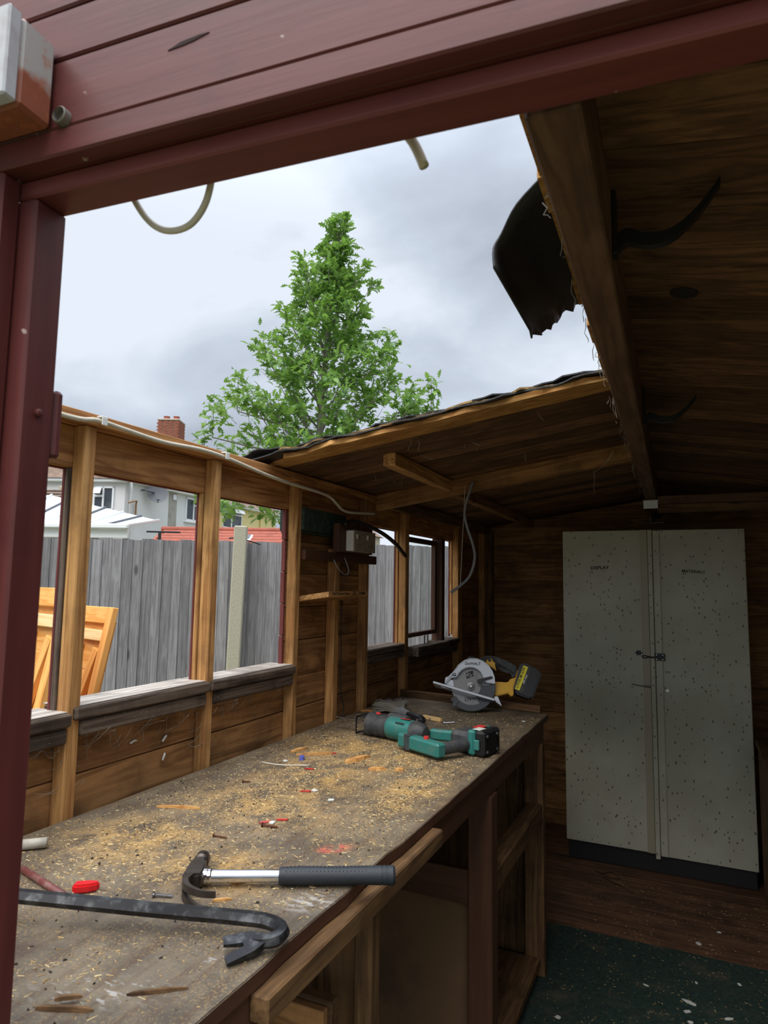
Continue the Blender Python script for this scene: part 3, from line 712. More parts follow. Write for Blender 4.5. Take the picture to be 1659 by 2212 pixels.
for i, h in enumerate(hs):
    az = i*2.399+rnd.uniform(-.3, .3); el = R(rnd.uniform(28, 50)+ (h-3)*2.5)
    base = tp(h)-TB; tipr = 1.0
    for _ in range(6): tipr = prof(h+tipr*math.tan(el)+.2*tipr)
    tipr = max(.12, tipr*rnd.uniform(.75, 1.05)); 
    ln = tipr/math.cos(el); d = Vector((math.cos(az)*math.cos(el), math.sin(az)*math.cos(el), math.sin(el)))
    pts = [base+d*ln*t+Vector((0, 0, .18*ln*t*t)) for t in (0, .25, .5, .75, 1)]
    v, f = tube_vf(pts, [max(.005, .011*ln*(1-t)+.005) for t in (0, .25, .5, .75, 1)], 5); bvs.append((v, f))
    for k in range(max(3, int(ln*7))):
        t = rnd.uniform(.25, 1.0); j = min(3, int(t*4)); p = pts[j].lerp(pts[j+1], t*4-j)
        td = (d+Vector((rnd.gauss(0, .7), rnd.gauss(0, .7), rnd.gauss(.25, .5)))).normalized(); tl_ = rnd.uniform(.12, .36)
        v, f = tube_vf([p, p+td*tl_*.6, p+td*tl_+Vector((0, 0, .03))], [.006, .004, .003], 3); bvs.append((v, f))
        for q in range(rnd.randint(6, 9)):
            leafpts.append((p+td*tl_*rnd.uniform(.3, 1.1)+Vector((rnd.gauss(0, .05), rnd.gauss(0, .05), rnd.gauss(0, .05))), td))
    for q in range(5): leafpts.append((pts[-1]+Vector((rnd.gauss(0, .06), rnd.gauss(0, .06), rnd.uniform(-.02, .1))), d))
# fill of the crown
for k in range(400):
    h = 2.9+6.0*rnd.random()**1.7; r_ = prof(h)*math.sqrt(rnd.uniform(.08, 1)); az = rnd.uniform(0, 2*math.pi); c = tp(h)-TB+Vector((math.cos(az)*r_, math.sin(az)*r_, 0))
    td = Vector((math.cos(az), math.sin(az), rnd.uniform(.2, 1.2))).normalized()
    v, f = tube_vf([c-td*.22, c, c+td*.12], [.006, .004, .003], 3); bvs.append((v, f))
    for q in range(rnd.randint(6, 10)): leafpts.append((c+td*rnd.uniform(-.15, .15)+Vector((rnd.gauss(0, .07), rnd.gauss(0, .07), rnd.gauss(0, .06))), td))
# upright side leaders that make the spires of the outline
for (dx, dz, ln) in ((2.45, 4.75, 1.30), (2.2, 4.5, .9), (2.65, 4.5, .7), (1.45, 6.2, .95), (-1.85, 5.2, .95), (-1.40, 6.6, .45), (-.55, 7.9, .6), (1.75, 4.3, .9), (-2.35, 4.6, .8), (-2.5, 4.1, .6), (.05, 8.6, .85), (-.22, 8.6, .5)):
    side = Vector((cr.x, cr.y, 0)).normalized(); p0 = tp(dz)-TB+side*dx*.25+Vector((0, 0, -.4)); p1 = tp(dz)-TB+side*dx; p1.z = dz; p2 = p1+Vector((0, 0, ln))
    ps = [p0, p0.lerp(p1, .6), p1, p1.lerp(p2, .5), p2]; v, f = tube_vf(ps, [.03, .022, .014, .008, .004], 5); bvs.append((v, f))
    for q in range(int(60*ln)):
        t = rnd.random(); c = p1.lerp(p2, t); r_ = .20*(1-t)+.05; leafpts.append((c+Vector((rnd.gauss(0, r_), rnd.gauss(0, r_), rnd.gauss(0, .04))), Vector((rnd.gauss(0, 1), rnd.gauss(0, 1), .5)).normalized()))
av, af = [], []
for v, f in bvs:
    o = len(av); av += v; af += [tuple(i+o for i in q) for q in f]
tag(mk('branches', av, af, M_bark, tree, True), kind='stuff')
half = [(0, .004), (.12, .012), (.20, .20), (.27, .10), (.36, .10), (.46, .34), (.52, .16), (.60, .15), (.70, .30), (.76, .12), (.86, .12), (.92, .10), (1.0, .0)]
out = [(x, y) for x, y in half]+[(x, -y) for x, y in reversed(half[:-1])]
def leafverts(s, bend):
    mid = [(x, 0, -bend*x*x) for x, y in half]
    vs = [Vector((x*s, y*s*.95, (-bend*x*x+abs(y)*.35)*s)) for x, y in half]+[Vector((x*s, -y*s*.95, (-bend*x*x+abs(y)*.35)*s)) for x, y in half]
    vs += [Vector((a*s, b*s, c*s)) for a, b, c in mid]; n = len(half); fs = []
    for k in range(n-1): fs += [(k, k+1, 2*n+k+1, 2*n+k), (2*n+k, 2*n+k+1, n+k+1, n+k)]
    return vs, fs
leafme = []
for k in range(3):
    v, f = leafverts(.205, .15+.12*k); me = bpy.data.meshes.new('leaf'); me.from_pydata(v, [], f); me.materials.append(M_leaf); me.update(); leafme.append(me)
def leafmat4(p, td):
    x = (td+Vector((rnd.gauss(0, .6), rnd.gauss(0, .6), rnd.gauss(-.15, .5)))).normalized(); z = Vector((rnd.gauss(0, .6), rnd.gauss(0, .6), 1)).normalized()
    y = z.cross(x).normalized(); z = x.cross(y); s = rnd.uniform(.75, 1.2)
    m = Matrix((x*s, y*s, z*s)).transposed().to_4x4(); m.translation = p; return m
# the leaves nearest the camera side stand as parts, the rest is foliage
vd = Vector((TB.x, TB.y, 0)).normalized()
leafpts.sort(key=lambda q: q[0].x*vd.x+q[0].y*vd.y-(.0 if q[0].z > 4.0 else -9))
fv, ff_, ft = [], [], []
for k, (p, td) in enumerate(leafpts):
    m = leafmat4(p, td)
    if k < 295:
        o = bpy.data.objects.new('leaf', leafme[k % 3]); COL.objects.link(o); o.parent = tree; o.matrix_local = m
    else:
        v, f = leafverts(.205, .15+.12*(k % 3)); o = len(fv); fv += [m @ a for a in v]; ff_ += [tuple(i+o for i in q) for q in f]; ft += [rnd.random()]*len(v)
me = bpy.data.meshes.new('foliage'); me.from_pydata(fv, [], ff_); at = me.attributes.new('tint', 'FLOAT', 'POINT'); at.data.foreach_set('value', ft); me.update()
tag(link('foliage', me, M_leaf, tree, (0, 0, 0)), kind='stuff')

# ================================================================== WORKBENCH
bench = thing('workbench', 'long rough timber workbench along the left wall, covered in sawdust', 'workbench', loc=(-.9, 1.7, 0))
def bl(p): return (p[0]+.9, p[1]-1.7, p[2])
def bbox(name, lo, hi, mat, bev=.002): return box(name, bl(lo), bl(hi), mat, bench, bev)
# bench top: grimy board, dusted with fine sawdust, paint marks
mt, tn, tb = newmat('bench_top')
v = objvec(tn, seed=False)
def wp(nt, vec, x, y, rx, ry, ang=0):     # soft round mask around a bench point (bench frame)
    mp = N(nt, 'ShaderNodeMapping'); mp.vector_type = 'TEXTURE'; mp.inputs['Location'].default_value = (x, y, 0); mp.inputs['Scale'].default_value = (rx, ry, 5); mp.inputs['Rotation'].default_value = (0, 0, ang)
    L(nt, vec, mp.inputs[0]); ln = N(nt, 'ShaderNodeVectorMath', operation='LENGTH'); L(nt, mp.outputs[0], ln.inputs[0]); return maprange(nt, ln.outputs['Value'], 0, 1, 1, 0)
base = mixc(tn, maprange(tn, noise(tn, v, 7, 8, .7), .3, .7), S(82, 73, 63), S(128, 116, 98))
stv = objvec(tn, (30, 1.2, 1), False); base = mixc(tn, maprange(tn, noise(tn, stv, 2, 4), .45, .7, 0, .5), base, S(84, 60, 46))
base = mixc(tn, maprange(tn, noise(tn, v, 3.2, 4), .5, .7, 0, .5), base, S(44, 40, 40))
grit = maprange(tn, noise(tn, v, 240, 3, .7), .52, .62)
base = mixc(tn, math_(tn, 'MULTIPLY', grit, maprange(tn, noise(tn, v, 6, 4), .35, .65, .15, .75)), base, S(172, 142, 92))
TC = (-.8975, 1.72)           # centre of the bench top mesh in world x, y
def lc(x, y): return x-TC[0], y-TC[1]
dust = None
for x, y, rx, ry, a in ((-.95, 1.60, .16, .20, .3), (-.93, 1.36, .20, .15, 0), (-1.03, 1.07, .15, .12, .4), (-.66, 1.60, .09, .16, 0), (-.80, 1.02, .13, .09, 0), (-.78, 1.86, .17, .14, 0), (-1.0, 1.95, .2, .2, 0)):
    w_ = wp(tn, v, *lc(x, y), rx*1.6, ry*1.6, a); dust = w_ if dust is None else math_(tn, 'MAXIMUM', dust, w_)
dm = math_(tn, 'MULTIPLY', dust, maprange(tn, noise(tn, v, 14, 7, .75), .40, .62))
base = mixc(tn, math_(tn, 'MULTIPLY', dm, .75), base, S(196, 154, 88))
rs = math_(tn, 'MULTIPLY', wp(tn, v, *lc(-.655, 1.197), .05, .028, .9), maprange(tn, noise(tn, v, 45, 5, .7), .4, .55)); base = mixc(tn, math_(tn, 'MULTIPLY', rs, 1.4, True), base, S(196, 92, 76))
for x, y, rx, ry, a, th in ((-.585, .985, .07, .05, .9, .48), (-.70, .66, .13, .05, .5, .54), (-.62, .80, .10, .05, .4, .58), (-.72, .76, .12, .05, .4, .60)):
    ws = math_(tn, 'MULTIPLY', wp(tn, v, *lc(x, y), rx, ry, a), maprange(tn, noise(tn, objvec(tn, (12, 34, 1), False), 3.2, 5, .65), th, th+.07)); base = mixc(tn, math_(tn, 'MULTIPLY', ws, .62, True), base, S(196, 194, 190))
L(tn, base, tb.inputs['Base Color']); tb.inputs['Roughness'].default_value = .62; tb.inputs['Specular IOR Level'].default_value = .35
bump(tn, tb, noise(tn, v, 120, 6, .7), .35, .002)
rr = random.Random(3); ed = [(-1.247, .545), (-.545, .545)]
y = .62
while y < 2.72:
    ed.append((-.545+rr.uniform(-.0035, .0015)-(.006 if 1.10 < y < 1.24 else 0), y)); y += rr.uniform(.05, .13)
ed += [(-.545, 2.80), (-1.248, 2.915)]
top = prism('bench_top', [(a+.9, b-1.7) for a, b in ed], .926, .950, mt, bench, 'xy', .0015)
top.data.materials.append(M_brown['y'])
for p_ in top.data.polygons:
    if abs(p_.normal.z) < .5: p_.material_index = 1
bbox('front_apron', (-.575, .60, .858), (-.553, 2.74, .9255), M_brown)
bbox('front_strip', (-.5525, .79, .888), (-.522, 1.47, .925), M_bench, .003)
bbox('back_rail', (-1.245, .60, .86), (-1.215, 2.80, .9255), M_bench)
for (x0, x1, y0, y1, mt_) in ((-.592, -.556, 1.178, 1.216, M_bench), (-.618, -.546, 1.955, 2.02, M_brown), (-.620, -.546, 2.68, 2.725, M_bench), (-1.244, -1.19, 1.178, 1.216, M_bench), (-1.244, -1.18, 1.955, 2.02, M_brown), (-1.244, -1.18, 2.68, 2.73, M_bench), (-.61, -.56, .62, .66, M_bench)):
    bbox('leg', (x0, y0, .0065), (x1, y1, .857), mt_, .003)
bbox('mid_rail', (-.610, 2.021, .565), (-.548, 2.679, .632), M_bench, .004)
bbox('cross_rail', (-1.18, 1.96, .545), (-.619, 1.985, .64), M_brown)
bbox('cross_rail', (-1.19, 1.12, .66), (-.605, 1.145, .725), M_bench)
bbox('divider_panel', (-1.18, 1.987, .02), (-.619, 2.0, .544), plain('old_plywood', S(112, 84, 56), .8, dirt=.5, dirtcol=S(60, 46, 34), dscale=6))
bbox('side_panel', (-.705, 1.218, .12), (-.595, 1.236, .855), M_bench)
bbox('drawer_front', (-1.15, 1.10, .48), (-.612, 1.118, .718), M_clad)
bbox('under_shelf', (-1.18, 1.24, .76), (-.64, 1.95, .775), M_brown)
bbox('end_panel', (-1.18, 2.73, .05), (-.62, 2.742, .86), M_bench)
bbox('bottom_shelf', (-1.18, 2.025, .05), (-.560, 2.675, .075), M_bench)
bbox('shelf_bearer', (-.60, 2.025, .0065), (-.575, 2.675, .049), M_brown)
btn = beam('end_batten', (-1.24, 2.905, .966), (-.575, 2.803, .966), .022, .030, M_bench, None); tag(btn, 'thin brown batten lying on the far end edge of the workbench', 'batten')

BZ = .9503
# ---- loose sawdust and chips: uncountable
rnd = random.Random(21); M_dust = None
mdm, mdn, mdb = newmat('chips'); at = N(mdn, 'ShaderNodeAttribute'); at.attribute_name = 'tint'; rp2 = N(mdn, 'ShaderNodeValToRGB'); el_ = rp2.color_ramp.elements
el_[0].color = c4(S(60, 42, 28)); el_[0].position = 0; el_[1].color = c4(S(240, 220, 168)); el_[1].position = 1; q_ = el_.new(.22); q_.color = c4(S(160, 124, 76)); q2 = el_.new(.6); q2.color = c4(S(212, 180, 120))
L(mdn, at.outputs['Fac'], rp2.inputs[0]); L(mdn, rp2.outputs[0], mdb.inputs['Base Color']); mdb.inputs['Roughness'].default_value = .9
def flakes(name, pts, mat, parent=None):
    vs, fs, ts = [], [], []
    for x, y, z, ln, w, t in pts:
        a = rnd.uniform(0, math.pi); d = Vector((math.cos(a), math.sin(a), rnd.uniform(-.12, .12)))*ln/2; p = Vector((-math.sin(a), math.cos(a), 0))*w/2; c = Vector((x, y, z+w*.35)); o = len(vs); h = Vector((0, 0, w*.35))
        vs += [c-d-p-h, c-d+p-h, c+d-p*.5-h, c+d+p*.6-h, c-d*.8+h, c+d*.8+h]; fs += [(o, o+2, o+5, o+4), (o+1, o+4, o+5, o+3), (o, o+4, o+1), (o+2, o+3, o+5)]; ts += [t]*6
    me = bpy.data.meshes.new(name); me.from_pydata(vs, [], fs); at_ = me.attributes.new('tint', 'FLOAT', 'POINT'); at_.data.foreach_set('value', ts); me.update()
    return link(name, me, mat, parent, (0, 0, 0))
P = []
def inb(x, y): return -1.235 < x < -.555 and .57 < y < 2.78
def cl(x, y, sx, sy, n, l0=.004, l1=.018, w0=.0012, w1=.003):
    k = 0
    while k < n:
        a, b = rnd.gauss(x, sx), rnd.gauss(y, sy)
        k += 1
        if inb(a, b): P.append((a, b, BZ, rnd.uniform(l0, l1)*.62, rnd.uniform(w0, w1)*.55, rnd.random()))
for _ in range(7500): 
    a, b = rnd.uniform(-1.235, -.555), rnd.uniform(.57, 2.7)
    if b < .95 and rnd.random() < .6: continue
    P.append((a, b, BZ, rnd.uniform(.0015, .0045) if rnd.random() < .85 else rnd.uniform(.006, .013), rnd.uniform(.0006, .0014), rnd.random()**1.2))
cl(-.66, 1.58, .035, .12, 900); cl(-.95, 1.58, .10, .14, 1500, .003, .010); cl(-.78, 1.90, .10, .10, 1600, .003, .009); cl(-.93, 1.34, .13, .10, 1500, .003, .010); cl(-1.03, 1.07, .09, .07, 900, .004, .014); cl(-.80, 1.01, .10, .06, 600, .004, .015); cl(-1.0, 1.95, .12, .12, 900, .003, .009); cl(-.62, 1.2, .05, .16, 260)
cl(-1.02, .93, .08, .05, 300, .004, .02); cl(-.76, .70, .05, .04, 60, .006, .02)
sd = flakes('sawdust', P, mdm); tag(sd, 'pale sawdust and fine wood shavings scattered over the workbench', 'sawdust', kind='stuff')
# crumbs of dirt
Q_ = [(rnd.uniform(-1.22, -.56), rnd.uniform(.6, 2.5), BZ, rnd.uniform(.002, .006), rnd.uniform(.002, .0045), 0) for _ in range(260)]
dc = flakes('dirt_crumbs', Q_, plain('dirt_crumb', S(52, 44, 36), .95)); tag(dc, 'dark crumbs of dirt and bark among the sawdust', 'debris', kind='stuff')

# ---- splinters, sticks and small things on the bench
def splinter(label, p, q, w, h, mat, taper=.5, cat='wood splinter', name='wood_splinter', group=None, z=0):
    p, q = Vector((*p, BZ+z)), Vector((*q, BZ+z)); d = (q-p); n = Vector((-d.y, d.x, 0)).normalized()*w/2; c = (p+q)/2; rr = random.Random(hash(label) % 1000)
    prof_ = [(0, taper*.3, .6), (.12, .8, .9), (.35, 1, 1), (.65, .9, 1), (.88, taper, .8), (1, taper*.15, .4)]
    vs = []
    for t, k, hh in prof_:
        b = p+d*t+n*rr.uniform(-.15, .15); vs += [b-n*k, b+n*k, b+n*k*.7+Vector((0, 0, h*hh)), b-n*k*.7+Vector((0, 0, h*hh*.9))]
    fs = [(0, 1, 2, 3)]
    for i in range(len(prof_)-1):
        for j in range(4): a = 4*i+j; b = 4*i+(j+1) % 4; fs.append((a, a+4, b+4, b))
    m = len(vs)-4; fs.append((m+3, m+2, m+1, m))
    o = mk(name, vs, fs, mat, None); bm = bmesh.new(); bm.from_mesh(o.data); bmesh.ops.recalc_face_normals(bm, faces=bm.faces); bm.to_mesh(o.data); bm.free()
    tag(o, label, cat, group); return o
M_spl = M_split['x']; G_ = 'splinters on the bench'
splinter('long thin pale wood splinter alone near the middle of the wall side', (-1.133, 1.230), (-1.037, 1.266), .007, .006, M_spl, .8, group=G_)
splinter('broad brown splinter lying right of the blue cap', (-.924, 1.758), (-.893, 1.862), .026, .010, M_spl, .4, group=G_)
splinter('short chunky splinter leftmost of the scraps behind the sawdust', (-1.126, 1.787), (-1.110, 1.86), .018, .008, M_spl, .5, group=G_)
splinter('long splinter leading to the red scrap behind the sawdust', (-1.095, 1.765), (-1.005, 1.834), .012, .008, M_spl, .6, group=G_)
splinter('dark splinter in front of the green saw handle', (-.836, 1.729), (-.79, 1.755), .018, .008, M_split['y'], .5, group=G_)
splinter('small blocky wood scrap just right of the dark splinter', (-.768, 1.760), (-.745, 1.772), .016, .008, M_spl, .8, group=G_)
splinter('square pale wood chip beside the brush bristles', (-1.245, 2.49), (-1.195, 2.515), .030, .005, M_spl, .9, group=G_)
splinter('thin dark stick at the near left corner of the bench', (-.738, .612), (-.672, .640), .006, .006, M_bench['x'], .9, cat='stick', name='stick')
splinter('short brown twig crossing the thin dark stick', (-.725, .628), (-.700, .648), .006, .005, M_bench['x'], .8, cat='stick', name='stick', z=.005)
splinter('curled dark bark sliver near the white paint marks', (-.66, .680), (-.60, .725), .005, .005, M_bench['x'], .3, cat='bark sliver', name='bark_sliver')
splinter('small yellow splinter in front of the hammer claws', (-.725, .925), (-.700, .945), .007, .004, M_spl, .5, group=G_)
splinter('splinter half under the hammer shaft', (-.735, .985), (-.71, 1.02), .007, .005, M_spl, .5, group=G_)
rod = tube('red_rod', [(-1.095, .862, BZ+.006), (-1.0, .838, BZ+.006), (-.940, .822, BZ+.006)], .006, plain('maroon_rod', S(112, 58, 54), .5, dirt=.3, dirtcol=S(170, 150, 140), dscale=60)); tag(rod, 'dull red round rod on the bench behind the pry bar', 'rod')
dw = tube('wall_plug', [(-1.185, .925, BZ+.010), (-1.150, .955, BZ+.011)], .010, plain('off_white', S(196, 188, 172), .6, dirt=.5)); tag(dw, 'dirty white plug by the red door jamb on the bench', 'plug')
rc = prism('plastic_plug', [(-.020, -.008), (-.012, -.012), (.008, -.010), (.022, -.004), (.022, .006), (.004, .010), (-.018, .010)], 0, .014, plain('red_plastic', S(214, 30, 34), .35), None, 'xy', .003); rc.location = (-.936, .860, BZ+.0072); rc.rotation_euler = (0, 0, R(35)); tag(rc, 'bright red plastic cap on the bench left of the hammer', 'cap')
cap = lathe('blue_cap', [(0, .008), (.012, .008), (.013, .005), (.004, .005), (.004, .0001)], plain('blue_cap', S(96, 104, 190), .4), None, 'z', (-1.055, 1.735, BZ), 14); tag(cap, 'small pale blue plug cap among the splinters', 'cap')
for i, (x, y, a, lb, c) in enumerate(((-1.012, 1.838, .5, 'red plastic scrap at the end of the long splinter', S(196, 44, 48)), (-.985, 1.66, .2, 'small red flake at the sawdust edge by the white string', S(190, 54, 50)), (-.89, 1.485, .3, 'narrow red sliver in the middle of the sawdust', S(196, 66, 60)), (-.855, 1.26, .8, 'red and white plastic shard behind the rusty nail', S(204, 90, 84)), (-.83, 1.29, .4, 'tiny red chip beyond the rusty nail', S(196, 60, 54)))):
    o = prism('plastic_scrap', [(-.014, -.003), (.010, -.004), (.014, .002), (-.006, .004)], 0, .003, plain('scrap', c, .5), None, 'xy', .0006); o.location = (x, y, BZ+.0016); o.rotation_euler = (0, 0, a); tag(o, lb, 'plastic scrap', 'plastic scraps on the bench')
for i, (x, y, lb) in enumerate(((-.872, 1.50, 'white paint flake beside the narrow red sliver'), (-.80, 1.455, 'white paint flake on the sawdust edge toward the bench front'), (-.84, 1.265, 'white paint flake against the red and white shard'), (-1.09, 1.70, 'pale flake left of the blue cap'), (-.60, 2.60, 'white flake on the far right bench corner'))):
    o = prism('paint_flake', [(-.008, -.004), (.004, -.007), (.009, .001), (.0, .007), (-.007, .004)], 0, .003, M_white, None, 'xy', .0006); o.location = (x, y, BZ+.0016); o.rotation_euler = (0, 0, i); tag(o, lb, 'paint flake', 'paint flakes on the bench')
st = tube('white_string', spline([(-1.141, 1.655, BZ+.002), (-1.10, 1.652, BZ+.002), (-1.06, 1.66, BZ+.002), (-1.0, 1.69, BZ+.002)], 4), .0022, M_cablew, None, 6); tag(st, 'short piece of white string behind the sawdust', 'string')
def nail(label, p, q, r, mat, head=2.2, screw=False):
    p, q = Vector((*p, BZ+r*1.6)), Vector((*q, BZ+r)); d = (q-p).normalized(); ln = (q-p).length
    t = thing('screw' if screw else 'nail', label, 'screw' if screw else 'nail', loc=p, group='nails and screws on the bench'); t.rotation_euler = d.to_track_quat('X', 'Z').to_euler()
    lathe('head', [(0, r*head*.8), (.0015, r*head), (.003, r)], mat, t, 'x', (0, 0, 0), 10)
    if screw:
        pr_ = [(.003, r)]; k = 0
        while .003+k*.0024 < ln-.004: pr_ += [(.003+k*.0024, r*.7), (.0042+k*.0024, r*1.1)]; k += 1
        lathe('shank', pr_+[(ln, .0003)], mat, t, 'x', (0, 0, 0), 8)
    else: lathe('shank', [(.003, r), (ln-.006, r), (ln, .0003)], mat, t, 'x', (0, 0, 0), 8)
    return t
M_rust = plain('rusty_steel', S(112, 70, 50), .8, .4, dirt=.4, dirtcol=S(60, 40, 30), dscale=120)
nail('rusty nail with a broad head in the sawdust', (-.848, 1.238), (-.810, 1.246), .0026, M_rust)
nail('thin dark rusty nail nearer the hammer head', (-.903, 1.147), (-.870, 1.151), .0018, M_rust)
nail('steel screw beside the hammer claws', (-.822, .894), (-.790, .907), .0026, M_steel, screw=True)
nail('silver screw behind the green saw beside the peg', (-.856, 2.405), (-.824, 2.447), .003, M_steel, screw=True)
nail('small dark nail near the back wall side of the bench', (-1.075, 1.475), (-1.055, 1.485), .002, M_rust)
peg = thing('clothes_peg', 'plain wooden clothes peg behind the green saw', 'clothes peg', loc=(-.918, 2.455, BZ), rot=(0, 0, R(-20)))
for s_ in (-1, 1): prism('jaw', [(-.045, .001*s_), (.045, .001*s_), (.045, .006*s_), (.01, .008*s_), (-.045, .005*s_)], .001, .014, M_palepine['x'], peg, 'xy', .001)
tube('spring', [(-.004, -.009, .0075), (-.004, .009, .0075)], .0035, M_steel, peg)

# ---- claw hammer lying on its side
hx = Vector((.887, .462, 0)).normalized()
ham = thing('claw_hammer', 'claw hammer with chrome shaft and black rubber grip overhanging the bench edge', 'hammer', loc=(-.786, .955, BZ), rot=(0, 0, math.atan2(hx.y, hx.x)))
M_dsteel = plain('forged_steel', S(92, 84, 78), .42, .85, dirt=.4, dirtcol=S(60, 46, 38), dscale=40)
M_chrome = plain('chrome', S(226, 228, 232), .10, 1)
M_grip = plain('rubber_grip', S(40, 44, 50), .55, bmp=.2, bscale=300)
HZ = .0165
hd = lathe('striking_face', [(-.004, .0110), (0, .0135), (.016, .0138), (.020, .0105), (.034, .0100)], M_dsteel, ham, 'y', (-.004, 0, HZ), 16)
hd.location.y = .062; hd.rotation_euler = (0, 0, math.pi)
prism('head', [(-.018, -.022), (.014, -.022), (.016, -.004), (.014, .018), (.008, .048), (-.016, .048), (-.018, .018)], HZ-.013, HZ+.013, M_dsteel, ham, 'xy', .004)
for s_ in (-1, 1):
    ps = spline([(-.004, -.015, HZ+.006*s_), (-.008, -.040, HZ+.008*s_), (.004, -.064, HZ+.010*s_-.002), (.028, -.084, HZ+.012*s_-.003), (.052, -.092, HZ+.0135*s_-.003)], 5)
    vs, fs = [], []
    for k, ((t, a, b), p) in enumerate(zip(frames(ps), ps)):
        u_ = k/(len(ps)-1); wd = .0065*(1-.25*u_); th = .011*(1-u_)+.0018; n_ = Vector((0, 0, 1)).cross(t).normalized()
        vs += [p-n_*th/2+Vector((0, 0, -wd)), p+n_*th/2+Vector((0, 0, -wd)), p+n_*th/2+Vector((0, 0, wd)), p-n_*th/2+Vector((0, 0, wd))]
    m = len(ps); fs = [(3, 2, 1, 0), (4*m-4, 4*m-3, 4*m-2, 4*m-1)]+[(4*i+j, 4*i+(j+1) % 4, 4*i+4+(j+1) % 4, 4*i+4+j) for i in range(m-1) for j in range(4)]
    mk('claw', vs, fs, M_dsteel, ham)
lathe('collar', [(.0, .0125), (.006, .013), (.007, .0118), (.012, .0125), (.014, .011)], M_chrome, ham, 'x', (.014, 0, HZ), 18)
lathe('shaft', [(.026, .0108), (.07, .0102), (.15, .0100)], M_chrome, ham, 'x', (0, 0, HZ), 18)
pr_ = [(.142, .0100), (.1425, .0135), (.146, .0142), (.18, .0150), (.24, .0142), (.30, .0150), (.318, .0155), (.3185, .0150), (.321, .0150), (.3215, .0157), (.326, .0157), (.3265, .0150), (.329, .0150), (.3295, .0158), (.338, .0160), (.342, .013), (.343, .0002)]
g = lathe('grip', pr_, M_grip, ham, 'x', (0, 0, HZ), 20)
vs, fs = [], []
for row in (-.55, 0.0, .55):
    for k in range(22):
        c = Vector((.155+k*.0065, math.sin(row+.15)*-.0146, HZ+math.cos(row+.15)*.0146)); o = len(vs); s_ = .0012
        vs += [c+Vector((s_, 0, 0)), c+Vector((0, s_, 0)), c-Vector((s_, 0, 0)), c-Vector((0, s_, 0)), c+Vector((0, 0, s_))]; fs += [(o, o+1, o+4), (o+1, o+2, o+4), (o+2, o+3, o+4), (o+3, o, o+4)]
tag(mk('grip_studs', vs, fs, M_grip, ham), kind='stuff')

# ---- wrecking bar
bar = thing('pry_bar', 'black hexagonal wrecking bar with hooked claw end at the bench edge', 'pry bar', loc=(-.80, .84, BZ))
def bz(p): return Vector((p[0]+.80, p[1]-.84, p[2]-BZ))
M_bar = plain('black_bar', S(44, 44, 46), .38, .6, dirt=.5, dirtcol=S(120, 122, 122), dscale=45)
path = [bz(p) for p in spline([(-1.25, .612, 1.010), (-.93, .740, .991), (-.758, .808, .981), (-.620, .863, .974), (-.580, .874, .972), (-.553, .868, .970), (-.548, .850, .968), (-.560, .838, .966), (-.578, .832, .965)], 6)]
tube('shaft', path, [.0105]*(len(path)-10)+[.0105-.0003*k for k in range(10)], M_bar, bar, 6, smooth=False)
ca = bz((-.565, .838, .966)); d1 = Vector((-.70, -.55, -.12)).normalized(); n1_ = Vector((-.50, .62, .10)).normalized(); up_ = d1.cross(n1_).normalized()
pl = [(0, -.008), (.015, -.018), (.052, -.024), (.054, -.009), (.028, -.002), (.028, .004), (.056, .010), (.055, .025), (.016, .018), (0, .010)]
d1 = (bz((-.600, .805, .962))-bz((-.566, .842, .966))).normalized(); n1_ = Vector((.62, -.55, -.22)).normalized(); n1_ = (n1_-d1*n1_.dot(d1)).normalized(); up_ = d1.cross(n1_)
vs = [ca+d1*a+n1_*b+up_*s_*(.0045*(1-a/.07)+.0012) for s_ in (1, -1) for a, b in pl]; m = len(pl)
o = mk('claw', vs, [tuple(range(m)), tuple(range(2*m-1, m-1, -1))]+[(i, i+m, (i+1) % m+m, (i+1) % m) for i in range(m)], M_bar, bar)
bm = bmesh.new(); bm.from_mesh(o.data); bmesh.ops.recalc_face_normals(bm, faces=bm.faces); bm.to_mesh(o.data); bm.free()

# ---- dusting brush
br = thing('dusting_brush', 'soft grey dusting brush with black handle lying behind the green saw', 'brush', loc=(-1.03, 2.45, BZ), rot=(0, 0, math.atan2(-.30, .33)))
M_br = plain('grey_plastic', S(150, 152, 154), .5, dirt=.3)
lathe('handle', [(.03, .010), (.05, .0135), (.09, .0155), (.125, .0175), (.150, .016), (.160, .009), (.162, .0002)], M_black, br, 'x', (0, 0, .018), 16)
lathe('hang_hole', [(-.0185, .006), (.0185, .006)], plain('hole_grey', S(110, 104, 96), .6), br, 'y', (.145, 0, .018), 12)
prism('ferrule', [(.034, -.011), (.034, .011), (-.01, .013), (-.05, .024), (-.056, .022), (-.056, -.022), (-.05, -.024), (-.01, -.013)], .010, .030, M_br, br, 'xy', .005)
bvv, bff = [], []
rb = random.Random(8)
for k in range(900):
    a = rb.uniform(-1, 1); h0 = rb.uniform(.012, .028); sp = a*.9+rb.gauss(0, .10); ln = .115*(1-.18*a*a)*rb.uniform(.88, 1.05); p = Vector((-.05, a*.019, h0)); zz = (h0-.02)*1.6
    q = p+Vector((-math.cos(sp*.55)*ln*.55, math.sin(sp*.55)*ln*.55, zz*.5+.006)); e_ = p+Vector((-math.cos(sp*.62)*ln, math.sin(sp*.75)*ln, zz+rb.uniform(-.006, .012))); e_.z = max(e_.z, .002)
    v_, f_ = tube_vf([p, q, e_], [.0007, .0008, .0004], 3, cap=False); o = len(bvv); bvv += v_; bff += [tuple(i+o for i in t) for t in f_]
mbr, bnt, bbs = newmat('bristles'); v = objvec(bnt, seed=False); sp_ = N(bnt, 'ShaderNodeSeparateXYZ'); L(bnt, v, sp_.inputs[0])
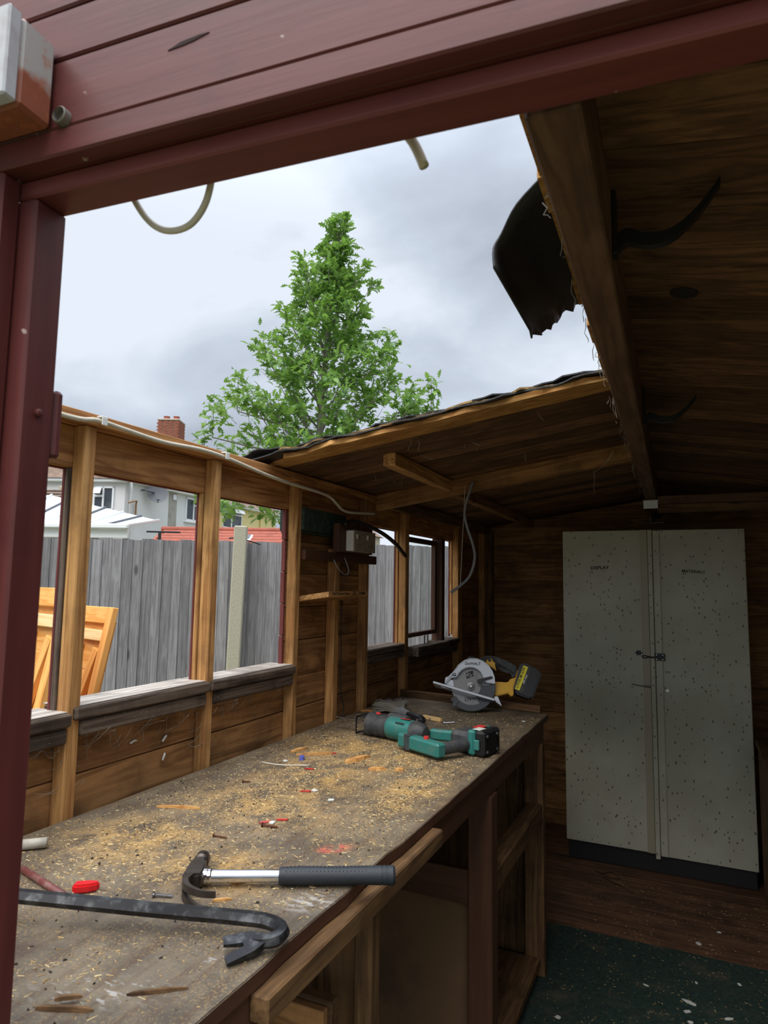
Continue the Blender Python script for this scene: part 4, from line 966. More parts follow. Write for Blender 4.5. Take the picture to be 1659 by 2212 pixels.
L(bnt, mixc(bnt, maprange(bnt, sp_.outputs['X'], -.052, -.030), S(142, 128, 158), S(158, 152, 140)), bbs.inputs['Base Color']); bbs.inputs['Roughness'].default_value = .8
bo = mk('bristles', bvv, bff, mbr, br); tag(bo, 'grey bristles with purplish tips', kind='stuff')

# ---- green reciprocating saw lying on its side
rsw = thing('reciprocating_saw', 'teal and black cordless reciprocating saw lying on the bench', 'saw', loc=(-.80, 2.05, BZ))
def rz(p): return Vector((p[0]+.80, p[1]-2.05, p[2]))
M_teal = plain('teal_plastic', S(46, 120, 112), .42, dirt=.35, dirtcol=S(110, 120, 108), dscale=35)
M_dark = plain('dark_rubber', S(58, 60, 62), .6, dirt=.4, dirtcol=S(110, 104, 92), dscale=40)
M_redl = plain('label_red', S(206, 52, 48), .5)
ax0, ax1 = rz((-1.005, 2.114, .040)), rz((-.785, 2.056, .040)); axd = (ax1-ax0).normalized(); axl = (ax1-ax0).length
def along(name, prof, mat, n=18, sq=1.0):
    pts = [ax0+axd*a for a, r in prof]; vs, fs = [], []
    s_ = axd.cross(Vector((0, 0, 1))).normalized(); u_ = Vector((0, 0, 1))
    for (a, r), p in zip(prof, pts):
        for k in range(n): t = 2*math.pi*k/n; vs.append(p+s_*math.cos(t)*r+u_*math.sin(t)*r*sq)
    for i in range(len(prof)-1):
        for k in range(n): fs.append((i*n+k, (i+1)*n+k, (i+1)*n+(k+1) % n, i*n+(k+1) % n))
    fs += [tuple(range(n)), tuple(range(len(prof)*n-1, (len(prof)-1)*n-1, -1))]
    o = mk(name, vs, fs, mat, rsw); bm = bmesh.new(); bm.from_mesh(o.data); bmesh.ops.recalc_face_normals(bm, faces=bm.faces); bm.to_mesh(o.data); bm.free()
    for q in o.data.polygons: q.use_smooth = True
    try: o.data.set_sharp_from_angle(angle=R(30))
    except Exception: pass
    return o
along('nose_boot', [(-.012, .030), (-.010, .039), (.0, .0395), (.004, .036), (.018, .0355), (.020, .0370), (.032, .0370), (.034, .0345), (.048, .0345), (.050, .0365), (.062, .0360), (.064, .034), (.085, .034)], M_dark)
along('motor_body', [(.078, .0365), (.082, .0372), (.12, .0372), (.150, .035), (.172, .0345)], M_teal)
along('rear_cap', [(.165, .030), (.168, .034), (.195, .033), (.215, .027), (.222, .020), (.223, .010)], M_dark)
up = along('top_cover', [(.05, .012), (.055, .022), (.10, .024), (.130, .020), (.134, .010)], M_dark); up.location += Vector((.012, .012, .022))
lab = prism('label', [(-.018, -.007), (.018, -.007), (.020, .0), (.018, .007), (-.018, .007)], 0, .0015, M_redl, rsw, 'xy'); lab.location = ax0+axd*.145+Vector((0, -.006, .0362)); lab.rotation_euler = (R(-10), 0, math.atan2(axd.y, axd.x))
for k in range(4):
    vbx = box('vent_slot', (-.0035, -.0025, -.001), (.0035, .0025, .001), M_black, rsw, .0005); vbx.location = ax0+axd*(.128+.009*k)+Vector((-.012, -.028, .026)); vbx.rotation_euler = (R(50), 0, math.atan2(axd.y, axd.x))
rbt = box('lever', (-.009, -.004, -.003), (.009, .004, .004), M_redl, rsw, .002); rbt.location = ax0+axd*.025+Vector((0, -.005, .0385)); rbt.rotation_euler = (0, 0, math.atan2(axd.y, axd.x))
# shoe and blade
boxes('shoe', [((-.075, -.040, .004), (-.072, .040, .010)), ((-.075, -.040, .058), (-.072, .040, .064)), ((-.075, -.040, .010), (-.072, -.034, .058)), ((-.075, .034, .010), (-.072, .040, .058)), ((-.075, -.020, .058), (-.01, .010, .0615)), ((-.075, -.020, .006), (-.01, .010, .0095))], M_black, None, .0006)
shoe = bpy.data.objects[-1] if False else [o for o in COL.objects if o.name.startswith('shoe')][-1]
shoe.parent = rsw; shoe.location = ax0+axd*-.014+Vector((0, 0, -.004)); shoe.rotation_euler = (0, 0, math.atan2(axd.y, axd.x))
bo = ax0+Vector((0, 0, 0)); 
bp = [(-.015, -.006), (-.17, -.006), (-.185, .008), (-.015, .012)]
tooth = []
for k in range(24): tooth += [(-.02-.0063*k, -.006), (-.0232-.0063*k, -.0095)]
bl_ = prism('blade', [(-.005, .010)]+[(-.005, -.006)]+tooth+[(-.176, -.004), (-.182, .008)], -.0007, .0007, M_steel, rsw, 'xy'); bl_.location = ax0+axd*-.085+Vector((0, 0, .004)); bl_.rotation_euler = (R(0), 0, math.atan2(axd.y, axd.x)+.12)
# handle loop in the bench plane
def slab(name, p, q, w, h, mat, z0, bev=.006):
    p, q = rz((*p, 0)), rz((*q, 0)); c = (p+q)/2; ln = (q-p).length
    o = box(name, (-ln/2, -w/2, 0), (ln/2, w/2, h), mat, rsw, bev); o.location = c+Vector((0, 0, z0+h/2)); o.rotation_euler = (0, 0, math.atan2((q-p).y, (q-p).x)); return o
slab('front_arm', (-.850, 1.995), (-.682, 1.908), .036, .042, M_teal, .010)
for k in range(3): slab('bellows_ring', (-.818+.008*k, 1.978-.004*k), (-.8125+.008*k, 1.975-.004*k), .041, .047, M_dark, .008, .002)
sw = lathe('switch', [(-.004, .0085), (.004, .0075)], M_redl, rsw, 'z', (0, 0, 0), 10); sw.location = rz((-.745, 1.942, .056))
slab('rear_link', (-.79, 2.095), (-.69, 2.098), .026, .034, M_teal, .016)
gp = spline([rz((-.705, 1.915, .030)), rz((-.680, 1.945, .032)), rz((-.655, 1.985, .033)), rz((-.638, 2.03, .034))], 5)
tube('grip', gp, [.020]+[.0185]*(len(gp)-6)+[.019, .020, .022, .025, .028], M_dark, rsw, 14)
bh = box('battery_boss', (-.05, -.040, 0), (.035, .045, .062), M_dark, rsw, .012); bh.location = rz((-.652, 2.062, .036)); bh.rotation_euler = (0, 0, R(-14))
b2 = box('battery_collar', (-.012, -.052, 0), (.014, .056, .074), M_teal, rsw, .006); b2.location = rz((-.612, 2.055, .041)); b2.rotation_euler = (0, 0, R(-14))
b3 = box('battery', (0, -.050, 0), (.034, .054, .076), M_black, rsw, .008); b3.location = rz((-.585, 2.050, .0405)); b3.rotation_euler = (0, 0, R(-14))
for y_ in (-.030, .030):
    for z_ in (.016, .062):
        s_ = lathe('battery_screw', [(0, .006), (.006, .006), (.008, .003)], M_black, rsw, 'x', (0, 0, 0), 10); s_.location = rz((-.580, 2.045, 0))+Matrix.Rotation(R(-14), 3, 'Z') @ Vector((.015, y_, z_))
cl_ = box('clip', (-.010, -.004, 0), (.010, .004, .030), M_teal, rsw, .003); cl_.location = rz((-.604, 1.996, .038)); cl_.rotation_euler = (0, 0, R(-14))
lb = box('battery_label', (-.040, -.014, 0), (.004, .014, .0012), M_redl, rsw, .0003); lb.location = rz((-.612, 2.062, .0795)); lb.rotation_euler = (0, 0, R(76)); 
lb2 = box('battery_label', (-.018, -.013, 0), (.018, .013, .0012), M_white, rsw, .0003); lb2.location = rz((-.604, 2.028, .0797)); lb2.rotation_euler = (0, 0, R(76))

# ---- yellow circular saw
csw = thing('circular_saw', 'yellow and black cordless circular saw standing on the far end of the bench', 'saw', loc=(-.832, 2.675, BZ+.0045), rot=(R(-14), 0, R(17)))
K_ = .0003
def cp_(x, y): return ((x-575)*K_, (510-y)*K_+.099)
def cps(l): return [cp_(*p) for p in l]
M_yel = plain('saw_yellow', S(232, 176, 34), .4, dirt=.15, dirtcol=S(150, 110, 30), dscale=30)
M_alu = plain('cast_alloy', S(196, 200, 204), .38, .45, dirt=.25, dirtcol=S(150, 150, 148), dscale=30)
M_blade = plain('blade_steel', S(124, 122, 120), .35, .8, dirt=.5, dirtcol=S(86, 82, 78), dscale=25)
M_lg = plain('guard_grey', S(72, 74, 78), .5, .2)
M_ink = plain('black_ink', S(16, 16, 18), .6)
outer = [(215, 490), (225, 400), (290, 395), (330, 330), (400, 232), (480, 168), (560, 140), (650, 140), (740, 170), (820, 235), (870, 310), (895, 390), (898, 470), (840, 465), (770, 455), (750, 430)]
inner = [(738, 380), (710, 325), (670, 288), (620, 264), (560, 258), (510, 266), (455, 295), (410, 340), (380, 400), (360, 400), (300, 410), (260, 460), (240, 480)]
prism('upper_guard', cps(outer+inner), -.024, .024, M_alu, csw, 'xz', .003)
prism('guard_rim', cps([(230, 470), (330, 345), (400, 245), (480, 182), (560, 155), (650, 155), (735, 184), (808, 245), (856, 315), (880, 390), (884, 468), (898, 470), (895, 390), (870, 310), (820, 235), (740, 170), (650, 140), (560, 140), (480, 168), (400, 232), (330, 330), (220, 440)]), -.0275, .030, M_alu, csw, 'xz', .001)
c0 = (0, 0, .099)
bt = []
for k in range(36):
    a = 2*math.pi*k/36; bt += [(.0800*math.cos(a), .0800*math.sin(a)+.099), (.0835*math.cos(a+.05), .0835*math.sin(a+.05)+.099), (.0800*math.cos(a+.06), .0800*math.sin(a+.06)+.099)]
prism('blade', bt, -.0012, .0012, M_blade, csw, 'xz')
lathe('flange', [(-.014, .0001), (-.014, .008), (-.009, .010), (-.008, .016), (-.0013, .017)], M_blade, csw, 'y', c0, 20)
lathe('arbor_bolt', [(-.019, .004), (-.0185, .006), (-.014, .0065)], M_galv, csw, 'y', c0, 6, False)
prism('blade_mark', cps([(500, 325), (600, 295), (612, 370), (515, 410)]), -.0016, -.0013, M_ink, csw, 'xz')
text('lettering', 'XR', .022, M_blade, csw, ((552-575)*K_, -.0018, (510-352)*K_+.099), (R(90), R(-165), 0), .0002)
def sector(name, r0, r1, a0, a1, y0, y1, mat, n=28, bev=.0015):
    o = [(r1*math.cos(R(a0+(a1-a0)*k/n)), r1*math.sin(R(a0+(a1-a0)*k/n))+.099) for k in range(n+1)]; i = [(r0*math.cos(R(a1+(a0-a1)*k/n)), r0*math.sin(R(a1+(a0-a1)*k/n))+.099) for k in range(n+1)]
    return prism(name, o+i, y0, y1, mat, csw, 'xz', bev)
sector('lower_guard', .074, .099, 8, -148, -.010, .010, M_lg)
sector('lower_guard_web', .040, .076, 5, -62, -.009, -.006, M_lg)
sector('lower_guard_lip', .086, .0985, 10, -100, -.0145, -.010, M_lg)
prism('guard_catch', cps([(335, 660), (385, 660), (420, 720), (360, 790), (330, 790)]), -.012, .012, M_lg, csw, 'xz', .002)
prism('lever', cps([(655, 425), (850, 372), (872, 385), (862, 402), (740, 440), (712, 470), (690, 478), (660, 460)]), -.034, -.024, M_black, csw, 'xz', .002)
# shoe plate with blade slot
sd_ = (cp_(885, 690)[0]-cp_(60, 485)[0], cp_(885, 690)[1]-cp_(60, 485)[1]); sa = math.atan2(sd_[1], sd_[0]); sl2 = math.hypot(*sd_)
sh = boxes('shoe_plate', [((0, -.040, -.003), (sl2, -.031, .006)), ((0, -.034, -.003), (sl2*.12, .125, .0)), ((sl2*.94, -.034, -.003), (sl2*1.0, .105, .0)), ((0, .030, -.003), (sl2, .105, .0)), ((0, .100, -.003), (sl2, .105, .006))], M_alu, csw, .0008)
ctr = sh.location.copy(); m3 = Matrix.Rotation(-sa, 3, 'Y'); sh.rotation_euler = (0, -sa, 0); sh.location = Vector((cp_(60, 485)[0], 0, cp_(60, 485)[1]))+m3 @ ctr
prism('front_bracket', cps([(215, 490), (230, 400), (280, 400), (300, 430), (330, 440), (350, 560), (300, 520)]), -.012, .018, M_alu, csw, 'xz', .002)
lathe('bracket_bolt', [(-.016, .005), (-.012, .006)], M_black, csw, 'y', (*(cp_(248, 428)[0],), 0, cp_(248, 428)[1]), 10)
prism('depth_bracket', cps([(880, 640), (935, 630), (960, 700), (990, 760), (900, 700)]), -.020, .05, M_alu, csw, 'xz', .003)
# motor, body, handle
prism('gear_case', cps([(335, 430), (370, 420), (900, 380), (905, 620), (860, 650), (380, 660), (330, 640), (345, 520)]), .026, .050, M_yel, csw, 'xz', .004)
prism('motor_housing', cps([(880, 430), (1080, 432), (1112, 380), (1180, 372), (1210, 250), (1232, 262), (1150, 530), (1152, 600), (1112, 622), (1085, 575), (1000, 600), (900, 628)]), .012, .085, M_yel, csw, 'xz', .006)
prism('trigger_housing', cps([(762, 162), (800, 108), (868, 98), (884, 142), (922, 172), (912, 235), (930, 280), (890, 252), (832, 212), (800, 215)]), .018, .066, M_yel, csw, 'xz', .004)
prism('handle', cps([(505, 140), (512, 105), (545, 92), (610, 95), (660, 118), (720, 105), (800, 72), (900, 78), (1000, 108), (1100, 150), (1190, 200), (1212, 240), (1170, 370), (1118, 372), (1140, 310), (1050, 298), (985, 268), (925, 230), (918, 170), (884, 140), (868, 98), (805, 105), (765, 160), (700, 140), (600, 136)]), .022, .062, M_dark, csw, 'xz', .006)
prism('trigger', cps([(835, 215), (905, 225), (918, 275), (880, 262)]), .030, .056, M_black, csw, 'xz', .003)
lathe('trigger_hole', [(.015, .0075), (.0175, .0075)], M_black, csw, 'y', (cp_(830, 135)[0], 0, cp_(830, 135)[1]), 12)
prism('battery', cps([(1290, 165), (1345, 180), (1515, 272), (1526, 330), (1412, 622), (1372, 648), (1200, 592), (1150, 540), (1230, 200)]), .0, .092, M_black, csw, 'xz', .006)
prism('battery_face', cps([(1235, 205), (1290, 172), (1385, 225), (1390, 260), (1290, 545), (1245, 575), (1150, 525), (1152, 495)]), -.003, .001, M_dark, csw, 'xz', .001)
prism('battery_label', cps([(1288, 205), (1350, 226), (1226, 542), (1164, 518)]), -.0042, -.0031, plain('label_yellow', S(240, 226, 40), .5), csw, 'xz')
ang = math.atan2(226-542, -(1350-1226)); rt_ = -math.atan2(542-226, 1350-1226)
def stx(s, size, x, y, mat, rot, dep=-.0046): return text('lettering', s, size, mat, csw, (cp_(x, y)[0], dep, cp_(x, y)[1]), (R(90), rot, 0), .0002)
stx('LITHIUM ION', .0150, 1246, 372, M_ink, -R(68.5)); stx('18V max', .0110, 1305, 390, M_white, -R(68.5), -.0035)
stx('DeWALT', .0160, 600, 212, M_ink, 0, -.0246); bxx = cp_(345, 364)
prism('badge', cps([(320, 345), (370, 345), (370, 385), (320, 385)]), -.0248, -.0240, M_ink, csw, 'xz'); text('lettering', '18V', .008, M_alu, csw, (bxx[0], -.0250, bxx[1]), (R(90), 0, 0), .0002)
text('lettering', 'DeWALT', .018, M_ink, csw, (cp_(600, 665)[0], -.0016, cp_(600, 665)[1]), (R(90), R(172), 0), .0002)

# ================================================================== CUPBOARD
mc, cnt, cb = newmat('cream_speckled')
v = objvec(cnt, seed=False)
cbase = mixc(cnt, maprange(cnt, noise(cnt, v, 3, 4), .35, .65), S(206, 204, 182), S(190, 186, 162))
vo = N(cnt, 'ShaderNodeTexVoronoi'); vo.inputs['Scale'].default_value = 52; mpv = objvec(cnt, (1, 1, .6), False); nz = N(cnt, 'ShaderNodeTexNoise'); nz.inputs['Scale'].default_value = 60
ad = N(cnt, 'ShaderNodeVectorMath', operation='MULTIPLY_ADD'); L(cnt, nz.outputs['Color'], ad.inputs[0]); ad.inputs[1].default_value = (.012, .012, .012); L(cnt, mpv, ad.inputs[2]); L(cnt, ad.outputs[0], vo.inputs['Vector'])
sp3 = N(cnt, 'ShaderNodeSeparateColor'); L(cnt, vo.outputs['Color'], sp3.inputs[0])
spk = math_(cnt, 'MULTIPLY', maprange(cnt, vo.outputs['Distance'], .14, .24, 1, 0), math_(cnt, 'LESS_THAN', sp3.outputs[0], .55))
L(cnt, mixc(cnt, math_(cnt, 'MULTIPLY', spk, .85), cbase, S(66, 46, 32)), cb.inputs['Base Color']); cb.inputs['Roughness'].default_value = .4
cab = thing('tall_cupboard', 'tall cream metal two-door cupboard with rust speckles and black plinth', 'cupboard', loc=(-.20, 4.10, 0))
def cl3(p): return (p[0]+.20, p[1]-4.10, p[2])
def cbx(name, lo, hi, mat, par=cab, bev=.003): return box(name, cl3(lo), cl3(hi), mat, par, bev)
M_plinth = plain('dark_plinth', S(40, 40, 40), .6)
cbx('body', (-.662, 3.895, .10), (.256, 4.345, 1.778), mc)
cbx('plinth', (-.655, 3.89, 0), (.25, 4.335, .099), M_plinth)
dl = cbx('door', (-.662, 3.872, .098), (-.212, 3.894, 1.778), mc); dr = cbx('door', (-.186, 3.872, .090), (.256, 3.894, 1.776), mc)
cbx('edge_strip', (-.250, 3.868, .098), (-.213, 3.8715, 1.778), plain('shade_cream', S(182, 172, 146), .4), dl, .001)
cbx('edge_strip', (-.185, 3.864, .092), (-.150, 3.8715, 1.774), mc, dr, .003)
cbx('centre_bead', (-.2105, 3.862, .075), (-.188, 3.885, 1.778), mc, cab, .003)
pl_ = cbx('hasp_plate', (-.190, 3.856, 1.083), (-.139, 3.8635, 1.120), M_black, dr, .001)
for x in (-.180, -.150):
    for z in (1.090, 1.113): lathe('screw', [(-.0015, .0028), (.0005, .0034)], M_steel, pl_, 'y', cl3((x, 3.856, z)), 8)
hp = [cl3(p) for p in spline([(-.188, 3.858, 1.100), (-.222, 3.858, 1.101), (-.232, 3.858, 1.104), (-.245, 3.858, 1.105), (-.252, 3.858, 1.100), (-.245, 3.858, 1.093), (-.232, 3.858, 1.093), (-.222, 3.858, 1.097), (-.188, 3.858, 1.097)], 4)]
tube('hasp_bar', hp, .0028, M_black, dr, 6)
st_ = cbx('staple_plate', (-.288, 3.868, 1.106), (-.250, 3.8718, 1.129), M_black, dl, .001)
for x in (-.284, -.254):
    for z in (1.110, 1.125): lathe('screw', [(-.0015, .0028), (.0005, .0034)], M_steel, st_, 'y', cl3((x, 3.868, z)), 8)
lathe('keyhole', [(-.006, .004), (-.006, .008), (0, .009)], M_steel, dr, 'y', cl3((-.132, 3.872, .930)), 14)
M_pen = plain('pen', S(30, 26, 24), .8)
text('lettering', 'DISPLAY', .026, M_pen, dl, cl3((-.462, 3.8714, 1.571)), (R(90), R(-2), 0), .0002); text('lettering', 'MATERIALS', .022, M_pen, dr, cl3((.010, 3.8714, 1.553)), (R(90), R(3), 0), .0002)
beam('scratch', cl3((-.308, 3.8705, .950)), cl3((-.212, 3.866, .938)), .002, .004, M_pen, dl); beam('scratch', cl3((-.245, 3.8675, .949)), cl3((-.213, 3.866, .946)), .002, .003, M_pen, dl)

# wooden box unit at the right edge
bx2 = thing('timber_box', 'dark timber box unit at the right edge beside the cream cupboard', 'box', loc=(.55, 3.6, 0))
for lo, hi, nm in (((.272, 3.20, .0), (.290, 3.85, .70), 'side_panel'), ((.291, 3.20, .0), (.80, 3.218, .70), 'front_panel'), ((.262, 3.155, .701), (.80, 3.86, .725), 'lid'), ((.266, 3.16, .0), (.306, 3.199, .70), 'corner_post')):
    box(nm, Vector(lo)-Vector((.55, 3.6, 0)), Vector(hi)-Vector((.55, 3.6, 0)), M_bench, bx2, .003)

# ---- carpet and floor debris
cpm, cpn, cpb = newmat('green_carpet'); v = objvec(cpn, seed=False)
cc = mixc(cpn, maprange(cpn, noise(cpn, v, 60, 6, .7), .3, .7), S(20, 40, 34), S(44, 66, 56)); cc = mixc(cpn, math_(cpn, 'MULTIPLY', maprange(cpn, noise(cpn, v, 5, 6, .7), .5, .72), .5), cc, S(112, 98, 74))
L(cpn, cc, cpb.inputs['Base Color']); cpb.inputs['Roughness'].default_value = 1; bump(cpn, cpb, noise(cpn, v, 300, 4), .8, .004)
rr = random.Random(2); ed = [(-1.20, .60)]+[(.88, .60), (.88, 3.135)]+[(.88-k*.06, 3.112+rr.uniform(-.004, .004)) for k in range(1, 33)]+[(-1.20, 3.108)]
cpt = prism('carpet', [(a, b) for a, b in ed], .0006, .006, cpm, None, 'xy'); tag(cpt, 'worn dark green carpet covering the near part of the shed floor', 'carpet')
rnd = random.Random(31)
P = []
for _ in range(1300): 
    x, y = rnd.uniform(-.53, .26), rnd.uniform(1.9, 3.7)
    P.append((x, y, .0066 if y < 3.1 else .0006, rnd.uniform(.003, .010), rnd.uniform(.0008, .002), rnd.random()*.75))
fd = flakes('floor_sawdust', P, mdm); tag(fd, 'sawdust and shavings trodden into the green carpet', 'sawdust', kind='stuff')
flk = [((1515, 2145), .03, .011), ((1510, 2165), .018, .010), ((1395, 2090), .012, .005), ((1625, 2112), .012, .008), ((1514, 2045), .016, .014), ((1565, 2030), .010, .008), ((1612, 2185), .02, .008), ((1532, 2118), .012, .005), ((1520, 2190), .012, .01), ((1168, 2150), .012, .012)]
fpos = [(-.055, 2.76), (-.060, 2.70), (-.20, 2.80), (.115, 2.96), (-.02, 3.22), (.06, 3.36), (.07, 2.72), (-.03, 2.90), (-.05, 2.64), (-.46, 2.47)]
for i, ((x, y), (_, l_, w_)) in enumerate(zip(fpos, flk)):
    on = 'green carpet' if y < 3.11 else 'bare floor boards'
    lbs = ['largest white flake on the green carpet', 'white flake just in front of the largest carpet flake', 'thin white flake left on the green carpet', 'white flake on the carpet nearest the timber box', 'torn white scrap on the bare floor boards', 'pale scrap on the floor boards nearest the cupboard', 'white flake by the bottom right picture corner', 'narrow white flake beyond the largest carpet flake', 'round white flake nearest the camera on the carpet', 'white flake beside the far bench leg']
    rr = random.Random(i); o = prism('paint_flake', [(l_*math.cos(a)*rr.uniform(.6, 1), w_*math.sin(a)*rr.uniform(.6, 1)) for a in [k*.785 for k in range(8)]], 0, .002, M_white, None, 'xy'); o.location = (x, y, .0072 if y < 3.11 else .0012); o.rotation_euler = (0, 0, rr.uniform(0, 3)); tag(o, lbs[i], 'paint flake', 'flakes on the floor')
twine = tube('twine', spline([(-.52, 3.80, .006), (-.47, 3.74, .006), (-.42, 3.78, .008), (-.38, 3.72, .006), (-.45, 3.70, .006), (-.36, 3.64, .006), (-.30, 3.58, .006)], 5), .004, M_bench['x'], None, 6); tag(twine, 'tangle of brown twine on the floor in front of the cupboard plinth', 'twine')

# ================================================================== ON THE LEFT WALL
sh = thing('wall_shelf', 'short pine shelf board with handwriting between the wall studs', 'shelf', loc=(-1.2, 2.2, 1.42))
def s3_(p): return (p[0]+1.2, p[1]-2.2, p[2]-1.42)
bq = [(-1.284, 2.022, 1.398), (-1.139, 2.022, 1.420), (-1.139, 2.325, 1.420), (-1.284, 2.36, 1.398)]; bq += [(a, b, c+.018) for a, b, c in bq]
mk('board', [s3_(p) for p in bq], [(3, 2, 1, 0), (4, 5, 6, 7), (0, 1, 5, 4), (1, 2, 6, 5), (2, 3, 7, 6), (3, 0, 4, 7)], M_post['y'], sh)
def shtx(s_, size, y, z, xs): return text('lettering', s_, size, M_pen, sh, s3_((-1.1387, y, z)), (R(90), 0, R(90)), .0002, xs=xs)
shtx('DAZY-Bottom Draw', .0125, 2.110, 1.4295, 1.15); shtx('TAKE\nfrom Box', .0062, 2.215, 1.4315, 1.1); shtx('STRIMM', .0130, 2.278, 1.4295, 1.2)
gb_ = thing('green_box', 'dark green painted wooden box mounted high between the studs', 'box', loc=(-1.297, 2.195, 1.652))
M_green = plain('dark_green', S(38, 56, 48), .55, dirt=.2, dirtcol=S(120, 140, 130), dscale=40)
box('front', (.040, -.175, 0), (.052, .14, .082), M_green, gb_, .002); box('side', (-.046, -.183, .0), (.052, -.1755, .082), M_green, gb_, .002); box('base', (-.046, -.175, -.008), (.045, .14, -.0005), M_green, gb_, .002); box('side', (-.046, .1405, .0), (.052, .148, .082), M_green, gb_, .002)
nb = box('noggin', (-1.25, 2.013, 1.548), (-1.232, 2.60, 1.583), M_brown, None, .002); tag(nb, 'brown cross batten below the green box and socket', 'batten')
sb = box('socket_board', (-1.2305, 2.206, 1.585), (-1.205, 2.500, 1.693), M_brown, None, .002); tag(sb, 'brown mounting board behind the white socket', 'board')
sk_ = thing('double_socket', 'white double electrical socket on the brown mounting board', 'socket', loc=(-1.2045, 2.35, 1.63))
box('back_box', (0, -.090, -.040), (.034, .095, .040), M_white, sk_, .003)
fp_ = box('face_plate', (.0342, -.091, -.041), (.0385, .096, .041), plain('socket_face', S(150, 138, 122), .5, dirt=.4, dscale=40), sk_, .002)
for y_ in (-.045, .045):
    box('switch', (.0386, y_-.030, .008), (.042, y_-.018, .026), M_white, sk_, .001)
    for dy, dz in ((0, .014), (-.011, -.016), (.011, -.016)): box('pin_slot', (.0384, y_+dy-.002, dz-.005), (.0390, y_+dy+.002, dz+.005), M_black, sk_, .0002)
# cables
def cable(name, label, pts, r, mat, n=8): o = tube(name, spline(pts, 5), r, mat, None, n); return tag(o, label, 'cable')
cable('cable', 'cream cable clipped along the top plate of the left wall', [(-1.233, .70, 1.838), (-1.232, 1.001, 1.824), (-1.228, 1.082, 1.832), (-1.228, 1.157, 1.829), (-1.229, 1.297, 1.824), (-1.229, 1.439, 1.832), (-1.229, 1.562, 1.828), (-1.228, 1.726, 1.812), (-1.224, 1.859, 1.802), (-1.22, 2.071, 1.795), (-1.215, 2.15, 1.785), (-1.213, 2.20, 1.765), (-1.21, 2.241, 1.747), (-1.20, 2.30, 1.742), (-1.20, 2.5, 1.76)], .0058, M_cablew)
for y_, lb in ((1.095, 'white cable clip above the nearest full post'), (1.545, 'white cable clip above the second post')):
    o = tube('cable_clip', [(-1.2375, y_-.006, 1.832), (-1.2355, y_+.006, 1.832)], .0105, M_white, None, 10); o.data.materials[0] = M_white
    ck = boxes('cable_clip', [((-1.2365, y_-.008, 1.8402), (-1.2185, y_+.008, 1.8435)), ((-1.2205, y_-.008, 1.822), (-1.2175, y_+.008, 1.8405))], M_white, None, .001); tag(ck, lb, 'cable clip', 'clips on the cream cable'); bpy.data.objects.remove(o)
cable('cable', 'dark cable running from the socket past the window post', [(-1.192, 2.225, 1.688), (-1.190, 2.28, 1.706), (-1.190, 2.423, 1.700), (-1.20, 2.604, 1.678), (-1.215, 2.767, 1.645), (-1.245, 2.95, 1.60)], .009, M_black)
cable('cable', 'thin looped wire hanging under the brown cross batten', [(-1.228, 2.212, 1.555), (-1.215, 2.224, 1.522), (-1.212, 2.278, 1.499), (-1.212, 2.304, 1.517), (-1.226, 2.294, 1.565)], .0022, M_cableg, 6)
cable('cable', 'grey cable dangling from the rafter above the circular saw', [(-.800, 2.60, 1.885), (-.808, 2.592, 1.862), (-.832, 2.590, 1.778), (-.830, 2.597, 1.721), (-.806, 2.62, 1.627), (-.802, 2.628, 1.57), (-.823, 2.626, 1.503), (-.860, 2.61, 1.462), (-.895, 2.600, 1.435)], .0055, plain('hanging_cable', S(128, 128, 132), .4))
cable('string', 'thin straight string hanging beside the dangling grey cable', [(-.835, 2.60, 1.87), (-.842, 2.60, 1.716), (-.858, 2.61, 1.455)], .0012, M_cablew, 5)['category'] = 'string'
cable('cable', 'thin dark wire running down beside the middle stud', [(-1.245, 2.315, 1.40), (-1.247, 2.32, 1.2), (-1.245, 2.322, 1.05), (-1.24, 2.34, .99), (-1.24, 2.33, .952)], .0022, M_black, 6)
th = TH
def fwp(x, y, z): return Vector((-.634, .5, 0))+Matrix.Rotation(TH, 3, 'Z') @ Vector((x, y, z))
cable('cable', 'cream cable loop hanging below the red door head', [fwp(.070, .006, 1.925), fwp(.080, .014, 1.895), fwp(.098, .02, 1.868), fwp(.122, .022, 1.854), fwp(.150, .022, 1.855), fwp(.172, .018, 1.872), fwp(.184, .012, 1.898), fwp(.186, .006, 1.92)], .0038, M_cablew)
cable('cable', 'cut cream cable end poking below the red door head', [fwp(.365, .010, 1.945), fwp(.382, .03, 1.930), fwp(.398, .045, 1.912), fwp(.409, .050, 1.886)], .0052, M_cablew)
# hooks on the ridge beam
def hook(label, y, x, r, zc, tip):
    t = thing('curved_hook', label, 'hook', loc=(x, y, zc), group='hooks on the ridge beam')
    box('plate', (0, -.012, -.045), (.006, .012, .055), M_black, t, .001)
    ps = spline([(.004, 0, -.030), (.020, -.002, -.022), (.045, -.005, -.034), (.075, -.010, -.034), (.105, -.020, -.016), (.132, -.030, .014)], 5)
    vs, fs = [], []
    for k, p in enumerate(ps):
        h_ = .016*(1-k/len(ps))+.008; w_ = .007; vs += [p+Vector((0, -w_, -h_/2)), p+Vector((0, w_, -h_/2)), p+Vector((0, w_, h_/2)), p+Vector((0, -w_, h_/2))]
    m = len(ps); mk('hook_arm', vs, [(3, 2, 1, 0), (4*m-4, 4*m-3, 4*m-2, 4*m-1)]+[(4*i+j, 4*i+(j+1) % 4, 4*i+4+(j+1) % 4, 4*i+4+j) for i in range(m-1) for j in range(4)], M_black, t)
    return t
hook('black curved hook on the ridge beam nearest the red door head', .915, -.0835, 1, 1.962, 0)
hook('black curved hook on the ridge beam further into the shed', 1.90, -.1055, 1, 1.950, 0)

